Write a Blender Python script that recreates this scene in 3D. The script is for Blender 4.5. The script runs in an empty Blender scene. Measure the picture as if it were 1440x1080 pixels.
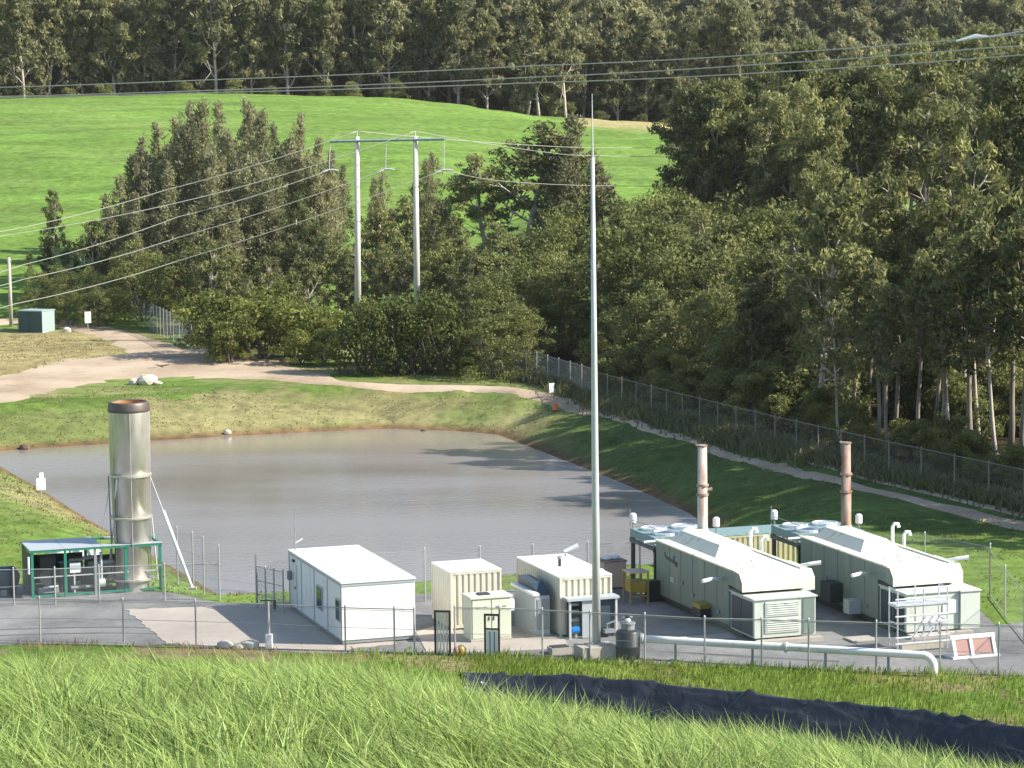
import bpy, bmesh, math, random
import numpy as np
from mathutils import Vector, Matrix

# ------------------------------------------------------------------ camera, sky, sun, exposure
F, CX, CY, CAMZ = 3800.0, 720.0, 540.0, 23.7
PITCH, ROLL = math.radians(5.86), -0.0115
scene = bpy.context.scene
C = scene.collection
cam_d = bpy.data.cameras.new('camera')
cam_d.sensor_width = 36.0
cam_d.lens = F / 1440.0 * 36.0
cam_d.clip_start, cam_d.clip_end = 0.5, 4000
cam = bpy.data.objects.new('camera', cam_d)
C.objects.link(cam)
CM = Matrix.Translation((0, 0, CAMZ)) @ Matrix.Rotation(math.pi / 2 - PITCH, 4, 'X') @ Matrix.Rotation(ROLL, 4, 'Z')
cam.matrix_world = CM
scene.camera = cam

SUN_EL, SUN_AZ = math.radians(36), math.radians(-10)      # azimuth measured from +X (right), negative = towards the camera
sun_dir = Vector((math.cos(SUN_EL) * math.cos(SUN_AZ), math.cos(SUN_EL) * math.sin(SUN_AZ), math.sin(SUN_EL)))
world = bpy.data.worlds.new('World')
scene.world = world
world.use_nodes = True
wn = world.node_tree.nodes
sky = wn.new('ShaderNodeTexSky')
sky.sky_type = 'NISHITA'
sky.sun_disc = False
sky.sun_elevation = SUN_EL
sky.sun_rotation = math.pi / 2 - SUN_AZ
sky.air_density, sky.dust_density = 1.0, 0.6
world.node_tree.links.new(sky.outputs[0], wn['Background'].inputs[0])
wn['Background'].inputs[1].default_value = 0.12
sl = bpy.data.lights.new('sun', 'SUN')
sl.energy, sl.angle, sl.color = 5.0, math.radians(0.53), (1.0, 0.94, 0.82)
so = bpy.data.objects.new('sun', sl)
C.objects.link(so)
so.rotation_euler = (-sun_dir).to_track_quat('-Z', 'Y').to_euler()
so.location = (60, -40, 80)
vs = scene.view_settings
vs.view_transform, vs.look, vs.gamma, vs.use_curve_mapping = 'Standard', 'None', 1.0, False
vs.exposure = 0.9
scene.cycles.use_denoising = True
scene.cycles.max_bounces = 8
scene.cycles.transparent_max_bounces = 24
scene.render.film_transparent = False

# ------------------------------------------------------------------ pixel helpers (directions only; depth comes from the ground)
CR = CM.to_3x3()
def ray(px, py):
    return CR @ Vector(((px - CX) / F, -(py - CY) / F, -1.0))
def P(px, py, z=0.0):
    d = ray(px, py)
    t = (z - CAMZ) / d.z
    return Vector((d.x * t, d.y * t, z))
def PD(px, py, Y):
    d = ray(px, py)
    t = Y / d.y
    return Vector((d.x * t, Y, CAMZ + d.z * t))
CI = CM.inverted()
def W2P(v):
    q = CI @ Vector(v)
    return CX + F * q.x / -q.z, CY - F * q.y / -q.z

rnd = random.Random(7)
NR = np.random.default_rng(11)

# ------------------------------------------------------------------ numpy noise
def _hash(ix, iy, s):
    n = (ix * 374761393 + iy * 668265263 + s * 974634777) & 0x7fffffff
    n = ((n ^ (n >> 13)) * 1274126177) & 0x7fffffff
    return ((n ^ (n >> 16)) & 0xffff) / 65535.0
def vnoise(x, y, s=0):
    x = np.asarray(x, float); y = np.asarray(y, float)
    ix = np.floor(x).astype(np.int64); iy = np.floor(y).astype(np.int64)
    fx = x - ix; fy = y - iy
    fx = fx * fx * (3 - 2 * fx); fy = fy * fy * (3 - 2 * fy)
    a = _hash(ix, iy, s); b = _hash(ix + 1, iy, s); c = _hash(ix, iy + 1, s); d = _hash(ix + 1, iy + 1, s)
    return a + (b - a) * fx + (c - a) * fy + (a - b - c + d) * fx * fy
def fbm(x, y, s=0, o=3):
    v = 0; a = .5; t = 0
    for i in range(o):
        v = v + a * vnoise(np.asarray(x) * 2 ** i, np.asarray(y) * 2 ** i, s + i); t += a; a *= .5
    return v / t
def sm(a, b, x):
    t = np.clip((np.asarray(x, float) - a) / (b - a), 0, 1)
    return t * t * (3 - 2 * t)

# ------------------------------------------------------------------ terrain
WATER_Z = -1.5
pond_px = [(330, 850), (700, 822), (1030, 796), (1000, 745), (970, 722), (900, 690), (835, 663), (765, 636), (700, 611),
           (640, 606), (540, 603), (320, 613), (150, 624), (0, 634), (-70, 638), (-60, 644), (0, 656), (60, 690), (130, 735), (250, 802)]
POND = np.array([[P(a, b, WATER_Z).x, P(a, b, WATER_Z).y] for a, b in pond_px])
def poly_sd(x, y, poly):
    x = np.asarray(x, float); y = np.asarray(y, float)
    d = np.full(x.shape, 1e18); inside = np.zeros(x.shape, bool)
    n = len(poly)
    for i in range(n):
        ax, ay = poly[i]; bx, by = poly[(i + 1) % n]
        ex, ey = bx - ax, by - ay
        t = np.clip(((x - ax) * ex + (y - ay) * ey) / (ex * ex + ey * ey), 0, 1)
        d = np.minimum(d, (x - ax - t * ex) ** 2 + (y - ay - t * ey) ** 2)
        c = ((ay > y) != (by > y)) & (x < (bx - ax) * (y - ay) / (by - ay + 1e-12) + ax)
        inside ^= c
    d = np.sqrt(d)
    return np.where(inside, -d, d)
ditch_px = [(660, 950), (680, 951.5), (700, 953), (800, 958), (900, 965), (1000, 973), (1100, 985), (1200, 994), (1300, 1006), (1440, 1028), (1600, 1056)]
DX = np.array([P(a, b).x for a, b in ditch_px]); DY = np.array([P(a, b).y for a, b in ditch_px])
def near_t(x):
    # tangent of the sight line that grazes the brow of the grassy batter, by sideways position at the brow
    xs = np.array([-30, -8.5, -5, -2.6, -1.4, -.2, 2.1, 4.5, 6.9, 8.5, 30])
    ys = np.array([976, 982, 986, 996, 1014, 1046, 1076, 1108, 1142, 1174, 1330.])
    return (np.interp(x, xs, ys) - 150) / F
def height(x, y):
    x = np.asarray(x, float); y = np.asarray(y, float)
    B = 1.0 * sm(140, 168, y) + 0.9 * sm(205, 262, y)
    # pasture hill
    crest = np.interp(x, [-200, -60, -40, -28, -20, -15, -10, -5, 0, 5, 10, 18, 32, 60, 200], [26.0, 26.3, 26.1, 25.7, 25.3, 24.9, 24.3, 23.6, 22.9, 22.2, 21.6, 21.0, 20.4, 19, 20])
    t = np.clip((y - 258) / (478 - 258), 0, 1)
    hill = (crest - 1.9) * (t * t * (3 - 2 * t) * .35 + .65 * (1 - (1 - t) ** 1.7)) * sm(254, 300, y)
    hill = hill - 5.5 * sm(480, 520, y) + 0.22 * np.maximum(y - 540, 0)
    left = 1 - .75 * sm(18, 60, x - (y - 250) * .05)
    B = B + hill * np.where(y > 470, np.maximum(left, sm(470, 560, y)), left)
    # ground under the forest climbs gently to the right
    B = B + 0.05 * np.maximum(x - 32 + 0 * y, 0) * sm(150, 200, y)
    B = B + (fbm(x / 14., y / 14., 3) - .5) * (0.5 * sm(150, 180, y) + 1.2 * sm(270, 330, y))
    # pond basin
    sd = poly_sd(x, y, POND)
    w = 5.5 + 3.5 * sm(150, 185, y) + 2.0 * sm(0, 10, x) * sm(140, 160, y)
    k = np.clip(sd / w, 0, 1)
    k = k * (1.35 - .35 * k)
    rough = (fbm(x / 2.2, y / 2.2, 9) - .5) * .5 * sm(.05, .4, k) * (1 - sm(.85, 1.0, k)) * sm(150, 170, y)
    ridge = (1 - np.abs(2 * vnoise((x * .5 + y) / 3.2, (x - y * .3) / 14., 19) - 1)) ** 2
    rough = rough + (ridge - .3) * .6 * sm(.05, .3, k) * (1 - sm(.42, .66, k)) * sm(2, 8, x) * sm(135, 145, y)
    Bk = WATER_Z + (B - WATER_Z) * k + rough
    z = np.where(sd > 0, Bk, WATER_Z + np.maximum(sd * .35, -2.0))
    # lined ditch in front of the verge
    dl = np.interp(x, DX, DY)
    dep = dl - y                                        # metres in front of the ditch's far lip
    ditch = -np.clip(dep * .95, 0, 1.9) * sm(DX[0] - 1, DX[0] + 2.5, x)
    z = np.where((dep > 0) & (y < 130), ditch, z)
    # near batter
    nz = CAMZ - near_t(x) * y - .002 * (y - 45) ** 2 + (fbm(x / 3., y / 3., 5) - .5) * .35
    nz = np.where(y < 12, CAMZ - near_t(x) * 12 - .002 * 33 ** 2 + (12 - y) * .02, nz)
    z = np.where(y < 118, np.maximum(z, nz), z)
    return z
def h1(x, y):
    return float(height(np.array([x]), np.array([y]))[0])
_ys = np.concatenate([np.arange(86, 330, .2), np.arange(330, 900, .8)])
def G(px, py):
    d = ray(px, py)
    t = _ys / d.y
    hz = height(d.x * t, _ys)
    rz = CAMZ + d.z * t
    i = int(np.argmax(rz <= hz))
    return Vector((d.x * t[i], _ys[i], hz[i]))
def at(px, Y, dz=0):                                     # the ground point at depth Y in the direction of column px
    x = (px - CX) / F * Y * 1.005
    return Vector((x, Y, h1(x, Y) + dz))

# ------------------------------------------------------------------ materials
def new_mat(name):
    m = bpy.data.materials.new(name)
    m.use_nodes = True
    return m, m.node_tree.nodes, m.node_tree.links, m.node_tree.nodes['Principled BSDF']
def paint(name, col, rough=.5, metal=0., var=.12, scale=3., bump=0., dirt=None, dirt_amt=0., spec=.5):
    m, n, l, b = new_mat(name)
    tc = n.new('ShaderNodeTexCoord')
    no = n.new('ShaderNodeTexNoise')
    no.inputs['Scale'].default_value = scale; no.inputs['Detail'].default_value = 6
    l.new(tc.outputs['Object'], no.inputs['Vector'])
    mx = n.new('ShaderNodeMix'); mx.data_type = 'RGBA'
    mx.inputs[6].default_value = (*[c * (1 - var) for c in col], 1)
    mx.inputs[7].default_value = (*[min(1, c * (1 + var)) for c in col], 1)
    l.new(no.outputs['Fac'], mx.inputs[0])
    out = mx.outputs[2]
    if dirt:
        n2 = n.new('ShaderNodeTexNoise'); n2.inputs['Scale'].default_value = scale * .6; n2.inputs['Detail'].default_value = 8
        mp = n.new('ShaderNodeMapping'); mp.inputs['Scale'].default_value = (2.2, 2.2, .5); mp.inputs['Location'].default_value = (3, 7, 1)
        l.new(tc.outputs['Object'], mp.inputs[0]); l.new(mp.outputs[0], n2.inputs['Vector'])
        rp = n.new('ShaderNodeValToRGB'); rp.color_ramp.elements[0].position = .62 - dirt_amt * .4; rp.color_ramp.elements[1].position = .8 - dirt_amt * .2
        l.new(n2.outputs['Fac'], rp.inputs[0])
        m2 = n.new('ShaderNodeMix'); m2.data_type = 'RGBA'; m2.inputs[7].default_value = (*dirt, 1)
        l.new(rp.outputs[0], m2.inputs[0]); l.new(out, m2.inputs[6]); out = m2.outputs[2]
    l.new(out, b.inputs['Base Color'])
    b.inputs['Roughness'].default_value = rough; b.inputs['Metallic'].default_value = metal
    b.inputs['Specular IOR Level'].default_value = spec
    if bump:
        bp = n.new('ShaderNodeBump'); bp.inputs['Strength'].default_value = bump; bp.inputs['Distance'].default_value = .02
        l.new(no.outputs['Fac'], bp.inputs['Height']); l.new(bp.outputs[0], b.inputs['Normal'])
    return m
def leaf_mat(name, c0, c1, trans=.25, rough=.6):
    m, n, l, b = new_mat(name)
    at_ = n.new('ShaderNodeAttribute'); at_.attribute_name = 'tint'
    oi = n.new('ShaderNodeObjectInfo')
    ad = n.new('ShaderNodeMath'); ad.operation = 'MULTIPLY_ADD'; ad.inputs[1].default_value = .5; ad.use_clamp = True
    l.new(oi.outputs['Random'], ad.inputs[0])
    s2 = n.new('ShaderNodeMath'); s2.operation = 'MULTIPLY_ADD'; s2.inputs[1].default_value = .75; s2.inputs[2].default_value = -.12
    l.new(at_.outputs['Fac'], s2.inputs[0]); l.new(s2.outputs[0], ad.inputs[2])
    mx = n.new('ShaderNodeMix'); mx.data_type = 'RGBA'
    mx.inputs[6].default_value = (*c0, 1); mx.inputs[7].default_value = (*c1, 1)
    l.new(ad.outputs[0], mx.inputs[0])
    l.new(mx.outputs[2], b.inputs['Base Color'])
    b.inputs['Roughness'].default_value = rough
    b.inputs['Specular IOR Level'].default_value = .25
    tr = n.new('ShaderNodeBsdfTranslucent'); l.new(mx.outputs[2], tr.inputs['Color'])
    ms = n.new('ShaderNodeMixShader'); ms.inputs[0].default_value = trans
    l.new(b.outputs[0], ms.inputs[1]); l.new(tr.outputs[0], ms.inputs[2])
    l.new(ms.outputs[0], n['Material Output'].inputs['Surface'])
    return m
def mesh_mat(name, col, fac):
    m, n, l, b = new_mat(name)
    b.inputs['Base Color'].default_value = (*col, 1); b.inputs['Roughness'].default_value = .5; b.inputs['Metallic'].default_value = .4
    tc = n.new('ShaderNodeTexCoord'); no = n.new('ShaderNodeTexNoise'); no.inputs['Scale'].default_value = 1.2
    l.new(tc.outputs['Object'], no.inputs['Vector'])
    mr = n.new('ShaderNodeMapRange'); mr.inputs[3].default_value = fac * .6; mr.inputs[4].default_value = fac * 1.4
    l.new(no.outputs['Fac'], mr.inputs[0])
    tr = n.new('ShaderNodeBsdfTransparent'); ms = n.new('ShaderNodeMixShader')
    l.new(mr.outputs[0], ms.inputs[0]); l.new(tr.outputs[0], ms.inputs[1]); l.new(b.outputs[0], ms.inputs[2])
    l.new(ms.outputs[0], n['Material Output'].inputs['Surface'])
    return m

M = {}
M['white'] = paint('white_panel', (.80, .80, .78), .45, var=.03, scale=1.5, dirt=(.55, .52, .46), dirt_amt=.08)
M['cream'] = paint('cream_paint', (.62, .59, .48), .5, var=.05, scale=2, dirt=(.42, .33, .2), dirt_amt=.1)
M['cab'] = paint('pale_green_cabinet', (.60, .63, .50), .5, var=.04, scale=2, dirt=(.4, .36, .25), dirt_amt=.05)
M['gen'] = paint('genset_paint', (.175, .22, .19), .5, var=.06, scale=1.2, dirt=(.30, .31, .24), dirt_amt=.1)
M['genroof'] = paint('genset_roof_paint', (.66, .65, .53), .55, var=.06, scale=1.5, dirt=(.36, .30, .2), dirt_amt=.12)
M['gencab'] = paint('genset_louvre_paint', (.55, .59, .52), .5, var=.05, scale=2, dirt=(.33, .33, .27), dirt_amt=.08)
M['galv'] = paint('galvanised_steel', (.56, .57, .57), .42, metal=.25, var=.12, scale=5)
M['post'] = paint('fence_steel', (.42, .42, .41), .5, metal=.4, var=.12, scale=4)
M['alu'] = paint('bright_aluminium', (.72, .73, .74), .35, metal=.4, var=.06, scale=4)
M['stain'] = paint('heat_stained_steel', (.62, .585, .53), .36, metal=.62, var=.18, scale=1.3, dirt=(.42, .36, .29), dirt_amt=.22)
M['rust'] = paint('rusty_steel', (.33, .25, .20), .7, metal=.2, var=.3, scale=3, dirt=(.20, .085, .04), dirt_amt=.45)
M['rustpale'] = paint('pale_rusty_steel', (.62, .55, .48), .5, metal=.3, var=.2, scale=2, dirt=(.30, .13, .06), dirt_amt=.5)
M['collar'] = paint('scorched_collar', (.14, .11, .10), .5, metal=.5, var=.3, scale=3)
M['orange_in'] = paint('burnt_orange_lining', (.45, .20, .06), .8, var=.3, scale=3)
M['green'] = paint('green_frame_paint', (.02, .20, .13), .45, var=.12, scale=3)
M['dark'] = paint('dark_machinery', (.035, .04, .045), .5, var=.3, scale=4)
M['darkblue'] = paint('dark_blue_steel', (.035, .055, .075), .45, var=.2, scale=4)
M['glass'] = paint('dark_window', (.02, .03, .05), .1, var=.1)
M['grey'] = paint('grey_steel', (.28, .30, .31), .5, metal=.2, var=.12, scale=3)
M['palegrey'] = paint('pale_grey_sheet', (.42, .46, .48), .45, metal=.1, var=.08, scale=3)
M['blue'] = paint('blue_plastic', (.01, .20, .55), .35, var=.1)
M['yellow'] = paint('yellow_paint', (.32, .245, .05), .5, var=.15)
M['yellowstripe'] = paint('yellow_cream_paint', (.52, .48, .28), .5, var=.1)
M['teal'] = paint('teal_grey_roof', (.20, .30, .30), .5, var=.1, dirt=(.13, .2, .2), dirt_amt=.2)
M['tan'] = paint('tan_paint', (.55, .40, .30), .6, var=.1)
M['pink'] = paint('faded_red_panel', (.36, .19, .165), .6, var=.15)
M['black'] = paint('black_poly', (.025, .027, .032), .42, var=.2, scale=3)
M['conc'] = paint('concrete', (.42, .38, .33), .9, var=.14, scale=2.5, bump=.2, dirt=(.3, .25, .2), dirt_amt=.15)
M['rock'] = paint('pale_rock', (.52, .48, .40), .9, var=.25, scale=2.5, bump=.6)
M['brownrock'] = paint('brown_rock', (.13, .08, .05), .9, var=.3, scale=3, bump=.5)
M['timber'] = paint('weathered_timber', (.42, .38, .31), .85, var=.2, scale=4)
M['polecon'] = paint('pale_pole', (.55, .52, .46), .7, var=.12, scale=2)
M['wire'] = paint('aluminium_wire', (.44, .44, .38), .5, metal=.3, var=.05)
M['kiosk_shaded'] = paint('kiosk_green_shaded', (.03, .07, .07), .5, var=.1, scale=2)  # kiosk green darkened, the shade on its front put into the colour
M['kiosk_lit'] = paint('kiosk_green_lit', (.30, .40, .37), .5, var=.08, scale=2)  # pale copy of the kiosk green for the sunlit end and roof
M['mesh'] = mesh_mat('chain_link', (.50, .51, .52), .13)
M['mesh_far'] = mesh_mat('chain_link_far', (.50, .51, .53), .26)
M['mesh_old'] = mesh_mat('chain_link_weathered', (.22, .22, .19), .12)
M['oldpost'] = paint('weathered_fence_steel', (.24, .23, .2), .6, metal=.2, var=.2)
M['bark'] = paint('pale_bark', (.46, .405, .34), .85, var=.35, scale=1.2, dirt=(.16, .12, .09), dirt_amt=.3)
M['midbark'] = paint('streaky_bark', (.25, .205, .165), .9, var=.4, scale=1.0, dirt=(.10, .075, .055), dirt_amt=.35)
M['darkbark'] = paint('dark_bark', (.13, .10, .08), .9, var=.35, scale=1.5)
M['euc'] = leaf_mat('eucalypt_leaves', (.072, .094, .036), (.32, .32, .118), 0.38)
M['eucfar'] = leaf_mat('far_eucalypt_leaves', (.115, .125, .062), (.34, .325, .155), 0.38)
M['cas'] = leaf_mat('sheoak_needles', (.17, .172, .092), (.41, .39, .21), 0.42)
M['wattle'] = leaf_mat('wattle_leaves', (.075, .098, .032), (.27, .28, .088), 0.38)
M['bush'] = leaf_mat('bush_leaves', (.11, .135, .03), (.32, .33, .085), 0.4)
M['cypress'] = leaf_mat('upright_bush_leaves', (.045, .072, .018), (.165, .19, .048), 0.35)
M['grass_fg'] = leaf_mat('tall_grass', (.014, .05, .006), (.40, .53, .145), .38, .46)  # pale end paints the blade highlights, dark end the shade between blades
M['grass_v'] = leaf_mat('verge_grass', (.10, .16, .02), (.34, .43, .08), 0.45)
M['grass_b'] = leaf_mat('bank_grass_blades', (.15, .17, .05), (.29, .31, .11), 0.6)
M['fence_weed'] = leaf_mat('weed_leaves', (.07, .09, .03), (.27, .26, .12), .4)
M['grass_dry'] = leaf_mat('dry_grass_blades', (.26, .20, .09), (.42, .35, .19), 0.6)

# terrain: base colour from a per-vertex ground-cover map, broken up by noise
m, n, l, b = new_mat('ground_cover')
ac = n.new('ShaderNodeAttribute'); ac.attribute_name = 'cover'
tc = n.new('ShaderNodeTexCoord')
na = n.new('ShaderNodeTexNoise'); na.inputs['Scale'].default_value = .9; na.inputs['Detail'].default_value = 9; na.inputs['Roughness'].default_value = .65
nb = n.new('ShaderNodeTexNoise'); nb.inputs['Scale'].default_value = .11; nb.inputs['Detail'].default_value = 5
mp = n.new('ShaderNodeMapping'); mp.inputs['Scale'].default_value = (.35, 1.5, 1.0)
l.new(tc.outputs['Object'], na.inputs['Vector']); l.new(tc.outputs['Object'], mp.inputs[0]); l.new(mp.outputs[0], nb.inputs['Vector'])
ra = n.new('ShaderNodeMapRange'); ra.inputs[1].default_value = .3; ra.inputs[2].default_value = .7; ra.inputs[3].default_value = .62; ra.inputs[4].default_value = 1.38
rb = n.new('ShaderNodeMapRange'); rb.inputs[1].default_value = .3; rb.inputs[2].default_value = .7; rb.inputs[3].default_value = .78; rb.inputs[4].default_value = 1.22
l.new(na.outputs['Fac'], ra.inputs[0]); l.new(nb.outputs['Fac'], rb.inputs[0])
mm = n.new('ShaderNodeMath'); mm.operation = 'MULTIPLY'; l.new(ra.outputs[0], mm.inputs[0]); l.new(rb.outputs[0], mm.inputs[1])
vm = n.new('ShaderNodeVectorMath'); vm.operation = 'SCALE'; l.new(ac.outputs['Color'], vm.inputs[0]); l.new(mm.outputs[0], vm.inputs['Scale'])
l.new(vm.outputs[0], b.inputs['Base Color']); b.inputs['Roughness'].default_value = .95; b.inputs['Specular IOR Level'].default_value = .1
bp = n.new('ShaderNodeBump'); bp.inputs['Strength'].default_value = .8; bp.inputs['Distance'].default_value = .15
l.new(na.outputs['Fac'], bp.inputs['Height']); l.new(bp.outputs[0], b.inputs['Normal'])
M['ground'] = m

def dirtmat(name, c0, c1, scale, bump=.3):
    m, n, l, b = new_mat(name)
    tc = n.new('ShaderNodeTexCoord')
    a = n.new('ShaderNodeTexNoise'); a.inputs['Scale'].default_value = scale; a.inputs['Detail'].default_value = 10; a.inputs['Roughness'].default_value = .7
    q = n.new('ShaderNodeTexNoise'); q.inputs['Scale'].default_value = scale * .12; q.inputs['Detail'].default_value = 4
    l.new(tc.outputs['Object'], a.inputs['Vector']); l.new(tc.outputs['Object'], q.inputs['Vector'])
    ad = n.new('ShaderNodeMath'); ad.operation = 'MULTIPLY_ADD'; ad.inputs[1].default_value = 1.9; l.new(q.outputs['Fac'], ad.inputs[0]); l.new(a.outputs['Fac'], ad.inputs[2])
    r = n.new('ShaderNodeMapRange'); r.inputs[1].default_value = 1.0; r.inputs[2].default_value = 1.9
    l.new(ad.outputs[0], r.inputs[0])
    mx = n.new('ShaderNodeMix'); mx.data_type = 'RGBA'; mx.inputs[6].default_value = (*c0, 1); mx.inputs[7].default_value = (*c1, 1)
    l.new(r.outputs[0], mx.inputs[0]); l.new(mx.outputs[2], b.inputs['Base Color'])
    b.inputs['Roughness'].default_value = .95; b.inputs['Specular IOR Level'].default_value = .15
    bp = n.new('ShaderNodeBump'); bp.inputs['Strength'].default_value = bump; bp.inputs['Distance'].default_value = .03
    l.new(a.outputs['Fac'], bp.inputs['Height']); l.new(bp.outputs[0], b.inputs['Normal'])
    return m
M['track'] = dirtmat('pale_dirt', (.29, .215, .145), (.52, .415, .305), 1.2)
M['gravel'] = dirtmat('grey_gravel', (.12, .12, .125), (.29, .285, .28), 2.2, .5)
M['gravel_dark'] = dirtmat('compacted_gravel', (.075, .075, .08), (.17, .165, .165), 2.0, .4)
M['slab'] = dirtmat('worn_concrete', (.34, .30, .26), (.48, .43, .38), 1.0, .15)

m, n, l, b = new_mat('muddy_pond_water')
b.inputs['Base Color'].default_value = (.25, .222, .203, 1); b.inputs['Roughness'].default_value = .22; b.inputs['IOR'].default_value = 1.75
tc = n.new('ShaderNodeTexCoord'); mp = n.new('ShaderNodeMapping'); mp.inputs['Scale'].default_value = (1.0, 1.0, 1)
w1 = n.new('ShaderNodeTexNoise'); w1.inputs['Scale'].default_value = 2.2; w1.inputs['Detail'].default_value = 4
l.new(tc.outputs['Object'], mp.inputs[0]); l.new(mp.outputs[0], w1.inputs['Vector'])
bp = n.new('ShaderNodeBump'); bp.inputs['Strength'].default_value = .12; bp.inputs['Distance'].default_value = .12
l.new(w1.outputs['Fac'], bp.inputs['Height']); l.new(bp.outputs[0], b.inputs['Normal'])
wn2 = n.new('ShaderNodeTexNoise'); wn2.inputs['Scale'].default_value = .06; wn2.inputs['Detail'].default_value = 3
mp2 = n.new('ShaderNodeMapping'); mp2.inputs['Scale'].default_value = (.5, 1.6, 1)
l.new(tc.outputs['Object'], mp2.inputs[0]); l.new(mp2.outputs[0], wn2.inputs['Vector'])
mr = n.new('ShaderNodeMapRange'); mr.inputs[1].default_value = .35; mr.inputs[2].default_value = .65; mr.inputs[3].default_value = .12; mr.inputs[4].default_value = .27
l.new(wn2.outputs['Fac'], mr.inputs[0]); l.new(mr.outputs[0], b.inputs['Roughness'])
M['water'] = m

m, n, l, b = new_mat('black_liner')
b.inputs['Roughness'].default_value = .27
tc = n.new('ShaderNodeTexCoord')
w1 = n.new('ShaderNodeTexNoise'); w1.inputs['Scale'].default_value = 1.1; w1.inputs['Detail'].default_value = 3; w1.inputs['Distortion'].default_value = 1.2
l.new(tc.outputs['Object'], w1.inputs['Vector'])
rp = n.new('ShaderNodeValToRGB'); rp.color_ramp.elements[0].color = (.010, .012, .016, 1); rp.color_ramp.elements[1].color = (.036, .041, .054, 1)
l.new(w1.outputs['Fac'], rp.inputs[0]); l.new(rp.outputs[0], b.inputs['Base Color'])
bp = n.new('ShaderNodeBump'); bp.inputs['Strength'].default_value = .7; bp.inputs['Distance'].default_value = .15
l.new(w1.outputs['Fac'], bp.inputs['Height']); l.new(bp.outputs[0], b.inputs['Normal'])
M['liner'] = m

# ------------------------------------------------------------------ object helpers
def fast_mesh(name, V, Fc, smooth=False, tint=None):
    V = np.ascontiguousarray(V, np.float32); Fc = np.ascontiguousarray(Fc, np.int32)
    me = bpy.data.meshes.new(name)
    nf, k = Fc.shape
    me.vertices.add(len(V)); me.vertices.foreach_set('co', V.ravel())
    me.loops.add(nf * k); me.loops.foreach_set('vertex_index', Fc.ravel())
    me.polygons.add(nf)
    me.polygons.foreach_set('loop_start', np.arange(0, nf * k, k, dtype=np.int32))
    if smooth:
        me.polygons.foreach_set('use_smooth', np.ones(nf, bool))
    if tint is not None:
        a = me.attributes.new('tint', 'FLOAT', 'POINT'); a.data.foreach_set('value', np.ascontiguousarray(tint, np.float32))
    me.update(calc_edges=True)
    return me
def link(name, me, mat, parent=None):
    if not me.materials:
        me.materials.append(M[mat] if isinstance(mat, str) else mat)
    o = bpy.data.objects.new(name, me)
    C.objects.link(o)
    if parent is not None:
        o.parent = parent
    return o
def tag(o, label=None, cat=None, group=None, kind=None):
    if label: o['label'] = label
    if cat: o['category'] = cat
    if group: o['group'] = group
    if kind: o['kind'] = kind
    return o
def thing(name, label, cat, loc, rz=0., group=None):
    o = bpy.data.objects.new(name, None)
    o.empty_display_size = .3
    C.objects.link(o)
    o.location = loc; o.rotation_euler = (0, 0, rz)
    return tag(o, label, cat, group)
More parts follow.
